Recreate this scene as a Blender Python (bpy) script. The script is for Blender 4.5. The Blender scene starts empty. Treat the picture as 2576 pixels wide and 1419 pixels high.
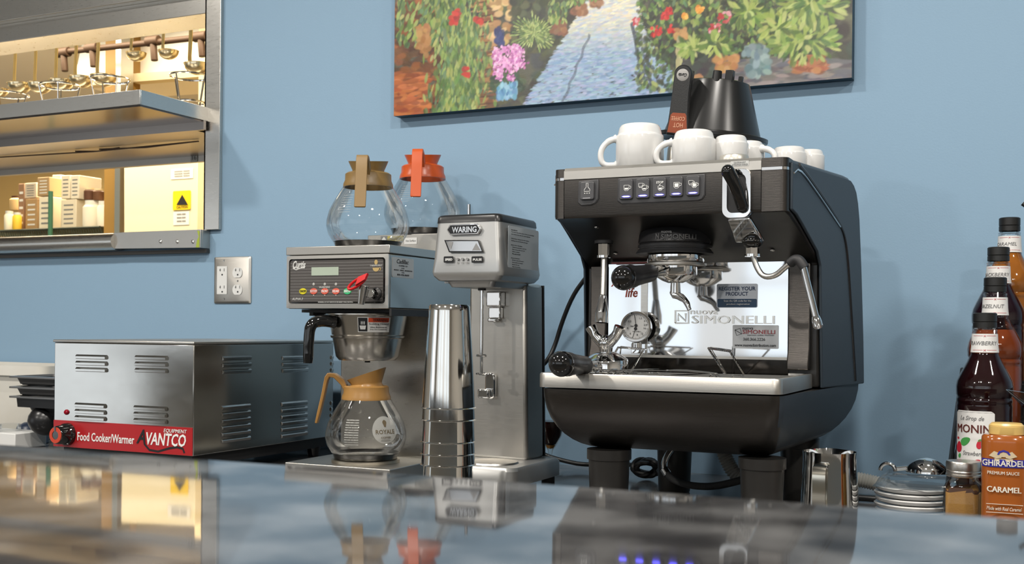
import bpy, bmesh, math, random
import numpy as np
from mathutils import Vector as V, Matrix
random.seed(4)
sc = bpy.context.scene
COL = sc.collection
PI = math.pi
# ------------------------------------------------------------ camera (photograph 2576 x 1419)
FPX, TH, CX, CY, ROLL = 2850.0, math.radians(25.4), 1288.0, 826.0, math.radians(0.5)
CAMZ = 1.22
cam_d = bpy.data.cameras.new('camera')
cam = bpy.data.objects.new('camera', cam_d); COL.objects.link(cam); sc.camera = cam
_F = V((-math.sin(TH), math.cos(TH), 0)); _R = V((math.cos(TH), math.sin(TH), 0)); _U = V((0, 0, 1))
_r = _R*math.cos(ROLL) + _U*math.sin(ROLL); _u = -_R*math.sin(ROLL) + _U*math.cos(ROLL)
m = Matrix.Identity(4)
for i in range(3):
    m[i][0] = _r[i]; m[i][1] = _u[i]; m[i][2] = -_F[i]
m[2][3] = CAMZ
cam.matrix_world = m
cam_d.sensor_width = 36; cam_d.lens = FPX/2576*36
cam_d.shift_y = (CY-709.5)/2576
cam_d.clip_start = 0.02
cam_d.dof.use_dof = True; cam_d.dof.focus_distance = 1.95; cam_d.dof.aperture_fstop = 13
# ------------------------------------------------------------ light and exposure
vs = sc.view_settings
vs.view_transform = 'Standard'; vs.look = 'None'; vs.gamma = 1; vs.exposure = 0.08; vs.use_curve_mapping = False
w = bpy.data.worlds.new('world'); sc.world = w; w.use_nodes = True
w.node_tree.nodes['Background'].inputs[0].default_value = (0.82, 0.9, 1.0, 1)
w.node_tree.nodes['Background'].inputs[1].default_value = 0.6
sc.cycles.use_denoising = True
sc.cycles.max_bounces = 10; sc.cycles.transparent_max_bounces = 24
sc.cycles.sample_clamp_indirect = 6.0
sc.cycles.caustics_reflective = False; sc.cycles.caustics_refractive = False

def lamp(name, loc, size, power, color=(1, 1, 1), target=None, shape='DISK', size_y=None):
    L = bpy.data.lights.new(name, 'AREA'); L.shape = shape; L.size = size; L.energy = power; L.color = color
    if size_y: L.size_y = size_y
    o = bpy.data.objects.new(name, L); COL.objects.link(o); o.location = loc
    d = (V(target)-V(loc)) if target else V((0, 0, -1))
    o.rotation_euler = d.to_track_quat('-Z', 'Y').to_euler()
    return o
WARM = (1.0, 0.86, 0.68)
for x, y, p in ((-2.9, 0.9, 23), (-1.5, 0.9, 26), (-0.1, 0.9, 25), (1.3, 0.9, 24), (-0.8, -1.2, 46), (1.2, -1.2, 42), (-2.8, -1.2, 46)):
    lamp('downlight_glow', (x, y, 2.93), 0.16, p, (1, 0.95, 0.88))
lamp('window_daylight', (-1.0, -4.6, 1.45), 7.0, 36, (0.88, 0.94, 1.0), (-1.0, 2.4, 1.45), 'RECTANGLE', 2.5)
lamp('side_fill_light', (-6.8, -2.6, 1.3), 3.4, 23, (0.9, 0.95, 1.0), (-1.5, 1.6, 1.2), 'RECTANGLE', 2.2)  # added fill from the left, lifts the reflections in the steel fronts
lamp('kitchen_tube_glow', (-3.6, 3.6, 2.66), 2.6, 78, (1.0, 0.84, 0.60), None, 'RECTANGLE', 0.5)
lamp('kitchen_back_glow', (-5.2, 4.9, 2.5), 1.2, 95, (1.0, 0.82, 0.55), None, 'RECTANGLE', 0.8)

# ------------------------------------------------------------ photograph geometry helpers
def ray(px, py):
    u = (px-CX)/FPX; v = -(py-CY)/FPX
    u, v = u*math.cos(ROLL)-v*math.sin(ROLL), u*math.sin(ROLL)+v*math.cos(ROLL)
    return V((u*math.cos(TH)-math.sin(TH), u*math.sin(TH)+math.cos(TH), v))
def S(px, py, Y):
    d = ray(px, py); t = Y/d.y
    return V((d.x*t, Y, CAMZ+d.z*t))
def SX(px, py, X):
    d = ray(px, py); t = X/d.x
    return V((X, d.y*t, CAMZ+d.z*t))
def SZ(px, py, Z):
    d = ray(px, py); t = (Z-CAMZ)/d.z
    return V((d.x*t, d.y*t, Z))
# ------------------------------------------------------------ materials
MATS = {}
def mat(name, col, rough=0.5, metal=0.0, spec=0.5, bump=0.0, bscale=200, stretch=(1, 1, 1), mix=None, mscale=8, coat=0, trans=0, ior=1.45, emis=None, es=0, alpha=1, rvar=0):
    if name in MATS: return MATS[name]
    M = bpy.data.materials.new(name); M.use_nodes = True; MATS[name] = M
    nt = M.node_tree; b = nt.nodes['Principled BSDF']
    I = b.inputs
    I['Base Color'].default_value = (*col, 1); I['Roughness'].default_value = rough; I['Metallic'].default_value = metal
    I['Specular IOR Level'].default_value = spec; I['IOR'].default_value = ior
    I['Coat Weight'].default_value = coat; I['Coat Roughness'].default_value = 0.06
    I['Transmission Weight'].default_value = trans; I['Alpha'].default_value = alpha
    if emis: I['Emission Color'].default_value = (*emis, 1); I['Emission Strength'].default_value = es
    if bump or mix or rvar:
        tc = nt.nodes.new('ShaderNodeTexCoord'); mp = nt.nodes.new('ShaderNodeMapping'); mp.inputs['Scale'].default_value = stretch
        nt.links.new(tc.outputs['Object'], mp.inputs[0])
    if bump or rvar:
        n = nt.nodes.new('ShaderNodeTexNoise'); n.inputs['Scale'].default_value = bscale; n.inputs['Detail'].default_value = 4
        nt.links.new(mp.outputs[0], n.inputs[0])
        if bump:
            bp = nt.nodes.new('ShaderNodeBump'); bp.inputs['Strength'].default_value = bump; bp.inputs['Distance'].default_value = 0.002
            nt.links.new(n.outputs[0], bp.inputs['Height']); nt.links.new(bp.outputs[0], I['Normal'])
        if rvar:
            mr = nt.nodes.new('ShaderNodeMapRange'); mr.inputs[3].default_value = max(0.01, rough-rvar); mr.inputs[4].default_value = rough+rvar
            nt.links.new(n.outputs[0], mr.inputs[0]); nt.links.new(mr.outputs[0], I['Roughness'])
    if mix:
        n2 = nt.nodes.new('ShaderNodeTexNoise'); n2.inputs['Scale'].default_value = mscale; n2.inputs['Detail'].default_value = 6
        nt.links.new(mp.outputs[0], n2.inputs[0])
        cr = nt.nodes.new('ShaderNodeValToRGB'); cr.color_ramp.elements[0].position = .35; cr.color_ramp.elements[1].position = .68
        cr.color_ramp.elements[0].color = (*col, 1); cr.color_ramp.elements[1].color = (*mix, 1)
        nt.links.new(n2.outputs[0], cr.inputs[0]); nt.links.new(cr.outputs[0], I['Base Color'])
    return M
def thin_glass(name, tint=(1, 1, 1), rough=0.0, refl=0.6):
    M = bpy.data.materials.new(name); M.use_nodes = True; nt = M.node_tree
    nt.nodes.remove(nt.nodes['Principled BSDF'])
    t = nt.nodes.new('ShaderNodeBsdfTransparent'); g = nt.nodes.new('ShaderNodeBsdfGlossy'); x = nt.nodes.new('ShaderNodeMixShader')
    f = nt.nodes.new('ShaderNodeFresnel'); f.inputs[0].default_value = 1.45
    mul = nt.nodes.new('ShaderNodeMath'); mul.operation = 'MULTIPLY'; mul.inputs[1].default_value = refl; mul.use_clamp = True
    lw = nt.nodes.new('ShaderNodeLayerWeight'); lw.inputs[0].default_value = .25
    cr = nt.nodes.new('ShaderNodeMix'); cr.data_type = 'RGBA'
    cr.inputs[6].default_value = (*tint, 1); cr.inputs[7].default_value = (tint[0]*.86, tint[1]*.86, tint[2]*.86, 1)
    nt.links.new(lw.outputs['Facing'], cr.inputs[0]); nt.links.new(cr.outputs[2], t.inputs[0])
    g.inputs['Roughness'].default_value = rough; g.inputs['Color'].default_value = (1, 1, 1, 1)
    nt.links.new(f.outputs[0], mul.inputs[0]); nt.links.new(mul.outputs[0], x.inputs[0])
    nt.links.new(t.outputs[0], x.inputs[1]); nt.links.new(g.outputs[0], x.inputs[2])
    nt.links.new(x.outputs[0], nt.nodes['Material Output'].inputs[0])
    return M
BLUE = mat('blue_wall_paint', (0.25, 0.383, 0.515), 0.55, spec=.35, bump=.08, bscale=260)
STEEL = mat('brushed_steel', (0.62, 0.60, 0.56), 0.3, 1, bump=.04, bscale=60, stretch=(1, 1, 14), rvar=.08)
STEELH = mat('brushed_steel_plate', (0.47, 0.46, 0.435), 0.15, 1, bump=.05, bscale=14, stretch=(1, 1, 2), rvar=.05)
SATIN = mat('satin_steel', (0.50, 0.48, 0.445), 0.38, 1, bump=.03, bscale=90, stretch=(.4, 1, 8), rvar=.06)
CHROME = mat('chrome', (0.82, 0.82, 0.82), 0.05, 1)
MIRROR = mat('mirror_steel', (0.72, 0.73, 0.74), 0.06, 1, bump=.02, bscale=6)
BLACK = mat('black_plastic', (0.012, 0.012, 0.013), 0.3)
BLACKM = mat('matt_black_plastic', (0.018, 0.018, 0.019), 0.55)
GLOSSB = mat('gloss_black', (0.006, 0.006, 0.006), 0.07, coat=.5)
BRUSHB = mat('black_brushed_metal', (0.085, 0.078, 0.072), 0.36, 1, bump=.13, bscale=150, stretch=(.25, 1, 9), rvar=.1)
SIDEB = mat('blue_reflection_side_black', (0.030, 0.042, 0.055), 0.5, bump=.05, bscale=500)  # matt black with the reflected blue put into its colour
WHITE = mat('white_china', (0.68, 0.675, 0.66), 0.12, coat=.3)
WPLAST = mat('white_plastic', (0.72, 0.72, 0.70), 0.4)
CREAMP = mat('cream_plastic', (0.68, 0.66, 0.60), 0.45, mix=(0.6, 0.57, 0.5), mscale=5)
INKB = mat('black_ink', (0.01, 0.01, 0.012), 0.6)
INKW = mat('white_ink', (0.75, 0.75, 0.73), 0.6)
INKG = mat('grey_ink', (0.22, 0.22, 0.22), 0.6)
GLASS = thin_glass('clear_glass', (0.97, 0.975, 0.97))
PET = thin_glass('clear_plastic', (0.93, 0.94, 0.94), .05)
# ------------------------------------------------------------ mesh builder
def empty(name, loc=(0, 0, 0), label=None, cat=None, group=None, rot=None):
    o = bpy.data.objects.new(name, None); COL.objects.link(o); o.empty_display_size = .02
    o.location = loc
    if rot: o.rotation_euler = rot
    tag(o, label, cat, group); return o
def tag(o, label=None, cat=None, group=None, kind=None):
    if label: o['label'] = label
    if cat: o['category'] = cat
    if group: o['group'] = group
    if kind: o['kind'] = kind
    return o
def wm(o):
    return Matrix.LocRotScale(o.location, o.rotation_euler, o.scale)
class B:
    def __init__(s): s.b = bmesh.new(); s.mi = 0
    def f(s, vs):
        try:
            fc = s.b.faces.new(vs); fc.material_index = s.mi; return fc
        except ValueError: return None
    def box(s, x0, x1, y0, y1, z0, z1):
        v = [s.b.verts.new((x, y, z)) for x in (x0, x1) for y in (y0, y1) for z in (z0, z1)]
        for q in ((0, 1, 3, 2), (4, 6, 7, 5), (0, 4, 5, 1), (2, 3, 7, 6), (0, 2, 6, 4), (1, 5, 7, 3)): s.f([v[i] for i in q])
        return s
    def hexa(s, a, b_):   # two quads, front and back
        A = [s.b.verts.new(p) for p in a]; C = [s.b.verts.new(p) for p in b_]
        s.f(A[::-1]); s.f(C); n = len(A)
        for i in range(n): s.f([A[i], A[(i+1) % n], C[(i+1) % n], C[i]])
        return s
    def loft(s, rings, cap=True, closed=True):
        R = [[s.b.verts.new(p) for p in r] for r in rings]; n = len(R[0])
        for a, c in zip(R, R[1:]):
            for i in range(n if closed else n-1): s.f([a[i], a[(i+1) % n], c[(i+1) % n], c[i]])
        if cap: s.f(R[0][::-1]); s.f(R[-1])
        return s
    def lathe(s, prof, c=(0, 0, 0), n=40, axis=None, cap=False, sx=1, sy=1):
        c = V(c); Q = V((0, 0, 1)).rotation_difference(V(axis).normalized()) if axis else None
        rings = []
        for r, z in prof:
            ring = []
            for i in range(n):
                a = 2*PI*i/n; p = V((max(r, 1e-5)*math.cos(a)*sx, max(r, 1e-5)*math.sin(a)*sy, z))
                if Q: p = Q @ p
                ring.append(c+p)
            rings.append(ring)
        return s.loft(rings, cap)
    def cyl(s, p0, p1, r0, r1=None, n=20, cap=True):
        p0 = V(p0); p1 = V(p1); d = p1-p0
        return s.lathe([(r0, 0), (r0 if r1 is None else r1, d.length)], p0, n, d, cap)
    def tube(s, pts, r, n=10, closed=False, smooth=0, rs=None):
        P = [V(p) for p in pts]
        for _ in range(smooth):
            Q = [] if closed else [P[0]]
            for i in range(len(P) if closed else len(P)-1):
                a, c = P[i], P[(i+1) % len(P)]
                Q += [a*.75+c*.25, a*.25+c*.75]
            if not closed: Q.append(P[-1])
            P = Q
        N = len(P); rings = []; nrm = None
        for i in range(N):
            if closed: t = P[(i+1) % N]-P[i-1]
            else: t = P[min(i+1, N-1)]-P[max(i-1, 0)]
            t = t.normalized() if t.length > 1e-9 else V((0, 0, 1))
            if nrm is None: nrm = t.orthogonal().normalized()
            nrm = (nrm-t*nrm.dot(t)); nrm = nrm.normalized() if nrm.length > 1e-6 else t.orthogonal().normalized()
            bn = t.cross(nrm)
            rr = r if rs is None else r*rs[min(len(rs)-1, int(i/(N-1)*(len(rs)-1)+.5))]
            rings.append([P[i]+(nrm*math.cos(2*PI*k/n)+bn*math.sin(2*PI*k/n))*rr for k in range(n)])
        if closed: rings.append(rings[0])
        return s.loft(rings, not closed)
    def prism(s, poly, y0, y1):            # polygon in XZ
        return s.hexa([(x, y0, z) for x, z in poly], [(x, y1, z) for x, z in poly])
    def prismX(s, poly, x0, x1, hw=None):  # polygon in YZ
        return s.hexa([(x0(y, z) if callable(x0) else x0, y, z) for y, z in poly], [(x1(y, z) if callable(x1) else x1, y, z) for y, z in poly])
    def prismZ(s, poly, z0, z1):
        return s.hexa([(x, y, z0) for x, y in poly], [(x, y, z1) for x, y in poly])
    def sphere(s, c, r, n=20, sc=(1, 1, 1)):
        k = n//2
        return s.lathe([(r*math.sin(PI*i/k)*1.0, -r*math.cos(PI*i/k)*sc[2]) for i in range(k+1)], c, n, None, False, sc[0], sc[1])
    def strip(s, pts, w, n, t):            # flat band along pts lying on plane with normal n
        n = V(n); P = [V(p) for p in pts]; a, c = [], []
        for i, p in enumerate(P):
            d = (P[min(i+1, len(P)-1)]-P[max(i-1, 0)]).normalized(); q = d.cross(n).normalized()*w/2
            a.append([p-q, p+q, p+q+n*t, p-q+n*t])
        return s.loft(a)
    def text(s, body, o, w, h, ux=(1, 0, 0), uz=(0, 0, 1), shear=0, ext=.0004, fn=None, bold=0):
        cu = bpy.data.curves.new('t', 'FONT'); cu.body = body; cu.size = 1; cu.shear = shear; cu.extrude = 0.02; cu.resolution_u = 2
        cu.offset = 0 if 'M' in body else bold; cu.align_x = 'LEFT'
        ob = bpy.data.objects.new('t', cu); me = ob.to_mesh()
        n = len(me.vertices); co = np.empty(n*3); me.vertices.foreach_get('co', co); co = co.reshape(-1, 3)
        if n:
            lo, hi = co.min(0), co.max(0); o = V(o); ux = V(ux); uz = V(uz); nn = ux.cross(uz)
            sx = w/max(hi[0]-lo[0], 1e-6); sz = h/max(hi[1]-lo[1], 1e-6)
            if w == 0: sx = sz
            for e in ((0, 1) if 'M' in body and bold else (0,)):
                vs = []
                for c in co:
                    a, b_, k = (c[0]-lo[0]+e*bold*1.6)*sx, (c[1]-lo[1])*sz, (ext*(1+.1*e) if c[2] > 0 else 0)
                    vs.append(s.b.verts.new(fn(a, b_, k) if fn else o+ux*a+uz*b_+nn*k))
                for p in me.polygons: s.f([vs[i] for i in p.vertices])
        ob.to_mesh_clear(); bpy.data.objects.remove(ob); bpy.data.curves.remove(cu)
        return s
    def done(s, name, ms, parent=None, smooth=40, bevel=0, local=False, seg=2, sub=0, matfn=None, label=None, cat=None, group=None, kind=None, recalc=True):
        if recalc: bmesh.ops.recalc_face_normals(s.b, faces=s.b.faces)
        if parent is not None and not local:
            s.b.transform(wm_chain(parent).inverted())
        if matfn:
            s.b.normal_update()
            for fc in s.b.faces: fc.material_index = matfn(fc)
        me = bpy.data.meshes.new(name); s.b.to_mesh(me); s.b.free()
        for q in (ms if isinstance(ms, (list, tuple)) else [ms]): me.materials.append(q)
        if smooth:
            me.shade_smooth(); me.set_sharp_from_angle(angle=math.radians(smooth))
        o = bpy.data.objects.new(name, me); COL.objects.link(o)
        if parent is not None: o.parent = parent
        if bevel:
            md = o.modifiers.new('bevel', 'BEVEL'); md.width = bevel; md.segments = seg; md.limit_method = 'ANGLE'; md.angle_limit = math.radians(35)
        if sub:
            md = o.modifiers.new('sub', 'SUBSURF'); md.levels = sub; md.render_levels = sub
        return tag(o, label, cat, group, kind)
def wm_chain(o):
    M = wm(o)
    while o.parent: o = o.parent; M = wm(o) @ M
    return M
def kids(o): return [c for c in bpy.data.objects if c.parent == o]
def copy_tree(o, parent=None, cache={}):
    c = o.copy(); COL.objects.link(c); c.parent = parent
    for ch in kids(o):
        if ch is not c: copy_tree(ch, c)
    return c
def place(o, loc, rz=None, label=None, group=None, rot=None):
    o.location = loc
    if rz is not None: o.rotation_euler = (0, 0, rz)
    if rot: o.rotation_euler = rot
    if label: o['label'] = label
    if group: o['group'] = group
    return o
def arc(cx, cz, r, a0, a1, n, rz=None):
    return [(cx+r*math.cos(math.radians(a0+(a1-a0)*i/n)), cz+(rz or r)*math.sin(math.radians(a0+(a1-a0)*i/n))) for i in range(n+1)]
def rrect(x0, x1, z0, z1, r, n=5):
    return arc(x1-r, z1-r, r, 0, 90, n)+arc(x0+r, z1-r, r, 90, 180, n)+arc(x0+r, z0+r, r, 180, 270, n)+arc(x1-r, z0+r, r, 270, 360, n)
def pxrect(b, x0, y0, x1, y1, Y, t=.001, r=.001):   # a rounded plate on the plane Y spanning photo box
    a = S((x0), (y0+y1)/2, Y); c = S(x1, (y0+y1)/2, Y); m0 = S((x0+x1)/2, y1, Y); m1 = S((x0+x1)/2, y0, Y)
    return b.prism(rrect(a.x, c.x, m0.z, m1.z, r), Y-t, Y)
def pxtext(b, body, x0, y0, x1, y1, Y, **k):
    a = S(x0, (y0+y1)/2, Y); c = S(x1, (y0+y1)/2, Y); m0 = S((x0+x1)/2, y1, Y); m1 = S((x0+x1)/2, y0, Y)
    return b.text(body, (a.x, Y, m0.z), c.x-a.x, m1.z-m0.z, ext=.0005, **k)
# ============================================================ SETTING
WY = 2.47
TILE = mat('floor_tile', (0.20, 0.17, 0.14), 0.4, mix=(0.26, 0.22, 0.18), mscale=2)
CEIL = mat('ceiling_paint', (0.62, 0.62, 0.60), 0.8)
BEIGE = mat('beige_wall_paint', (0.62, 0.58, 0.52), 0.7)
B().box(-7, 4, -5, 6.6, -.05, 0).done('floor', TILE, kind='structure')
B().box(-7, 4, -5, WY, 3.0, 3.06).done('ceiling', CEIL, kind='structure')
# blue wall with the pass-through opening
OX0, OX1 = -4.6, -2.1; OZ0, OZ1 = 1.484, 2.36
w_ = B(); w_.box(-7, OX0, WY, WY+.13, 0, 3); w_.box(OX1, 4, WY, WY+.13, 0, 3)
w_.box(OX0, OX1, WY, WY+.13, 0, OZ0-.012); w_.box(OX0, OX1, WY, WY+.13, OZ1, 3)
w_.done('wall_back', BLUE, kind='structure', smooth=0)
# the room behind the camera
fw = B()
WX = [(-3.7, -2.5), (-2.2, -1.0), (-0.1, 1.1), (1.4, 2.6)]
xs = [-7]+[v for p in WX for v in p]+[4]
for i in range(0, len(xs), 2): fw.box(xs[i], xs[i+1], -5, -4.88, 0, 3)
for a, c in WX: fw.box(a, c, -5, -4.88, 0, .9); fw.box(a, c, -5, -4.88, 2.3, 3)
fw.done('wall_front', BEIGE, kind='structure', smooth=0)
SKYG = mat('daylit_window_glass', (0.7, 0.8, 0.9), 0.2, emis=(0.82, 0.92, 1.0), es=0.35)
WFR = mat('white_window_frame', (0.7, 0.7, 0.68), 0.4)
for i, (a, c) in enumerate(WX):
    g = B().box(a, c, -4.97, -4.96, .9, 2.3).done('window_%d' % (i+1), SKYG, kind='structure', smooth=0)
    fr = B(); mx = (a+c)/2
    for q in ((a, a+.05, .9, 2.3), (c-.05, c, .9, 2.3), (mx-.03, mx+.03, .9, 2.3)): fr.box(q[0], q[1], -4.95, -4.9, q[2], q[3])
    for z in (.9, 1.58, 2.25): fr.box(a, c, -4.95, -4.9, z, z+.05)
    fr.done('window_frame', WFR, g, smooth=0)
# recessed ceiling lamps
DIFF = mat('lamp_diffuser', (0.9, 0.9, 0.85), 0.5, emis=(1, 0.93, 0.8), es=25)
dl = None
for x, y, wh in ((-2.9, .9, 'leftmost of the row above the serving bar'), (-1.5, .9, 'second from left above the serving bar'), (-.1, .9, 'third from left above the serving bar'), (1.3, .9, 'rightmost above the serving bar'),
             (-.8, -1.2, 'middle one behind the bar stools'), (1.2, -1.2, 'right one in the rear row'), (-2.8, -1.2, 'left one in the rear row')):
    if dl is None:
        dl = o = empty('ceiling_lamp', (x, y, 2.96))
        B().lathe([(.095, .04), (.115, .04), (.115, .025), (.09, .015), (.09, .04)], (0, 0, 0), 32).done('trim_ring', WPLAST, o, local=True)
        B().lathe([(.0, .03), (.088, .03), (.088, .036), (0, .036)], (0, 0, 0), 24).done('diffuser', DIFF, o, local=True)
    else: o = copy_tree(dl); o.location = (x, y, 2.96)
    tag(o, 'round white recessed ceiling lamp, '+wh, 'ceiling lamp', 'recessed lamps over the room')
# back worktop and its base
GRAN = mat('dark_grey_granite', (0.10, 0.10, 0.105), 0.16, mix=(0.22, 0.215, 0.21), mscale=14, coat=.2)
CAB = mat('cabinet_laminate', (0.10, 0.09, 0.08), 0.5)
c_ = empty('back_counter', (-1.5, 2.0, 0), 'long grey granite worktop along the blue wall carrying the machines', 'counter')
B().box(-4.6, 2.2, 1.50, WY-.002, .87, .9).done('worktop', GRAN, c_, bevel=.004)
B().box(-4.55, 2.15, 1.56, WY-.03, 0.002, .87).done('cabinet_body', CAB, c_)
# raised glossy bar
bar = empty('serving_bar', (-.4, .2, 0), 'glossy polished stone bar top in the near foreground reflecting the machines', 'bar counter')
M = mat('polished_bar_stone', (0.16, 0.16, 0.165), 0.035, ior=2.5)
nt = M.node_tree; b_ = nt.nodes['Principled BSDF']; tc = nt.nodes.new('ShaderNodeTexCoord')
n1 = nt.nodes.new('ShaderNodeTexNoise'); n1.inputs['Scale'].default_value = 20; n1.inputs['Detail'].default_value = 5
n2 = nt.nodes.new('ShaderNodeTexNoise'); n2.inputs['Scale'].default_value = 5; n2.inputs['Detail'].default_value = 3
r1 = nt.nodes.new('ShaderNodeValToRGB'); r1.color_ramp.elements[0].position = .42; r1.color_ramp.elements[1].position = .66
r1.color_ramp.elements[0].color = (.004, .004, .005, 1); r1.color_ramp.elements[1].color = (.19, .19, .19, 1)
nt.links.new(tc.outputs['Object'], n1.inputs[0]); nt.links.new(tc.outputs['Object'], n2.inputs[0]); nt.links.new(n1.outputs[0], r1.inputs[0])
r2 = nt.nodes.new('ShaderNodeValToRGB'); r2.color_ramp.elements[0].color = (.015, .015, .018, 1); r2.color_ramp.elements[1].color = (.11, .11, .11, 1)
r2.color_ramp.elements[0].position = .35; r2.color_ramp.elements[1].position = .65
nt.links.new(n2.outputs[0], r2.inputs[0])
mx = nt.nodes.new('ShaderNodeMix'); mx.data_type = 'RGBA'; mx.inputs[0].default_value = .5
nt.links.new(r1.outputs[0], mx.inputs[6]); nt.links.new(r2.outputs[0], mx.inputs[7]); nt.links.new(mx.outputs[2], b_.inputs['Base Color'])
bp = nt.nodes.new('ShaderNodeBump'); bp.inputs['Strength'].default_value = .022; bp.inputs['Distance'].default_value = .002
n3 = nt.nodes.new('ShaderNodeTexNoise'); n3.inputs['Scale'].default_value = 16; n3.inputs['Detail'].default_value = 2
nt.links.new(tc.outputs['Object'], n3.inputs[0]); nt.links.new(n3.outputs[0], bp.inputs['Height']); nt.links.new(bp.outputs[0], b_.inputs['Normal'])
B().box(-3.2, 2.2, -.12, .53, 1.111, 1.141).done('bar_top', M, bar, bevel=.004)
B().box(-3.1, 2.1, .0, .42, 0.002, 1.111).done('bar_wall', BEIGE, bar)

# ============================================================ PASS-THROUGH
CREAMW = mat('cream_kitchen_wall', (0.78, 0.66, 0.42), 0.6)
TANW = mat('tan_kitchen_wall', (0.74, 0.54, 0.24), 0.6)
k = B(); k.box(-8.2, -1.7, 6.4, 6.5, 0, 2.75); k.done('wall_kitchen_rear', TANW, kind='structure', smooth=0)
B().box(-1.8, -1.7, WY+.14, 6.4, 0, 2.75).done('wall_kitchen_right', CREAMW, kind='structure', smooth=0)
B().box(-8.3, -8.2, WY+.14, 6.5, 0, 2.75).done('wall_kitchen_left', CREAMW, kind='structure', smooth=0)
B().box(-8.3, -1.7, WY+.14, 6.5, 2.75, 2.8).done('ceiling_kitchen', CEIL, kind='structure', smooth=0)
# stainless lining: header, jamb, ledge
B().box(4, 4.1, -5, WY+.13, 0, 3).done('wall_right', BEIGE, kind='structure', smooth=0)
lw = B(); lw.box(-7.1, -7, -5, -4.3, 0, 3); lw.box(-7.1, -7, -.9, WY+.13, 0, 3); lw.box(-7.1, -7, -4.3, -.9, 0, .3); lw.box(-7.1, -7, -4.3, -.9, 2.5, 3); lw.done('wall_left', BEIGE, kind='structure', smooth=0)
g = B().box(-7.08, -7.07, -4.3, -.9, .3, 2.5).done('window_5', SKYG, kind='structure', smooth=0)  # glowing pane added on the unseen left wall to brighten steel reflections
fr = B()
for y in (-4.3, -2.63, -.96): fr.box(-7.06, -7.0, y, y+.06, .3, 2.5)
for z in (.3, 1.4, 2.44): fr.box(-7.06, -7.0, -4.3, -.9, z, z+.06)
fr.done('window_frame', WFR, g, smooth=0)
hz = S(0, 108, WY).z; hz1 = S(0, 60, WY-.012).z
h_ = B(); h_.box(OX0, OX1+.02, WY-.004, WY+.12, hz, 2.36)
h_.box(OX0, OX1+.02, WY-.03, WY-.004, hz1, 2.36)
h_.done('trim_1', STEEL, kind='structure', bevel=.002)
jx0, jx1 = S(515, 300, WY-.01).x, S(554, 300, WY-.01).x
B().box(jx0, jx1, WY-.012, WY-.0005, 1.484, 2.36).box(jx0, jx0+.006, WY-.012, WY+.14, 1.484, 2.36).done('trim_2', STEEL, kind='structure', bevel=.001)
# serving ledge
ledge = empty('serving_ledge', (-2.9, WY-.06, 1.43), 'stainless pass-through ledge with rounded nose and riveted end plate', 'ledge')
LY = WY-.035
lt, lb = 1.483, 1.433
xe, xr = S(290, 610, LY).x, S(507, 610, LY).x
B().prismX(arc(LY+.012, (lt+lb)/2, .03, 90, 270, 10, (lt-lb)/2)+[(WY-.001, lb+.004), (WY-.001, lt)], -4.5, xe).done('rounded_nose', STEEL, ledge, smooth=50)
B().prism([(xe+.0, lb+.004), (xr, lb), (xr, lt), (xe+.0, lt)]+arc(xe+.004, (lt+lb)/2, .016, 90, 270, 6, (lt-lb)/2)[1:-1], LY-.004, LY+.004).box(xe, xr-.002, LY+.004, WY-.001, lt-.006, lt).box(xr-.006, xr, LY+.004, WY-.001, lb, lt).done('end_plate', SATIN, ledge, bevel=.0006)
B().box(-4.5, xr, LY+.02, WY-.001, lb-.012, lb-.002).done('support_angle', mat('dark_angle_steel', (.09, .085, .08), .5, .8), ledge)  # plain dark strip along the underside of the ledge
PLYG = mat('green_old_paint', (.34, .42, .05), .7)
B().prism([(xr-.016, lb+.001), (xr-.004, lb+.001), (xr-.003, lt-.004), (xr-.012, lt-.003), (xr-.006, lt-.02), (xr-.012, lb+.02)], LY-.0048, LY-.004).done('paint_smear', PLYG, ledge, label='yellow green paint smear')
for px in (407, 449, 488):
    p = S(px, 608, LY); B().lathe([(0, .004), (.003, .0035), (.0055, .0015), (.006, 0)], (p.x, LY-.004, p.z), 14, (0, -1, 0)).done('rivet', CHROME, ledge)
B().box(OX0, OX1, WY-.02, WY+.5, OZ0-.012, OZ0).done('trim_3', STEEL, kind='structure')
# upper shelf with raised front and lamp housing underneath
shf = empty('pass_shelf', (-2.9, 2.4, 1.80), 'stainless steel shelf jutting out of the pass-through, wire cones standing on it', 'shelf')
st, sb_ = S(350, 225, 2.2).z, S(355, 262, 2.2).z
sxr = S(352, 243, 2.2).x
s_ = B(); s_.box(-4.5, sxr, 2.2, 2.204, sb_, st); s_.box(sxr-.004, sxr, 2.204, WY+.0, sb_, st); s_.box(-4.5, sxr-.004, 2.204, WY+.55, sb_+.003, sb_+.006)
s_.done('shelf_tray', STEEL, shf, bevel=.0008)
bz = S(0, 370, WY-.03).z
B().box(-4.5, sxr-.004, 2.206, WY-.02, sb_-.004, sb_+.002).done('shelf_underside', mat('reflection_dark_steel', (.16, .14, .13), .16, 1), shf)  # steel darkened in colour to imitate dark reflections under the shelf
B().box(-4.5, S(512, 330, WY-.03).x, WY-.03, WY-.02, bz, sb_).box(-4.5, sxr-.03, WY-.02, WY+.34, bz+.0, bz+.004).done('lamp_housing', mat('dull_dark_steel', (.33, .30, .28), .28, 1, bump=.05, bscale=8), shf)
z1, z0 = S(0, 405, WY+.35).z, S(0, 443, WY+.35).z
B().box(-4.5, sxr+.01, WY+.34, WY+.36, z0, z1+.005).done('inner_beam', SATIN, shf)
B().box(-4.5, sxr+.01, WY+.30, WY+.338, z1-.006, z1).done('grimy_lip', mat('brown_grime', (.12, .07, .02), .6), shf)
t = B()
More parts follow.
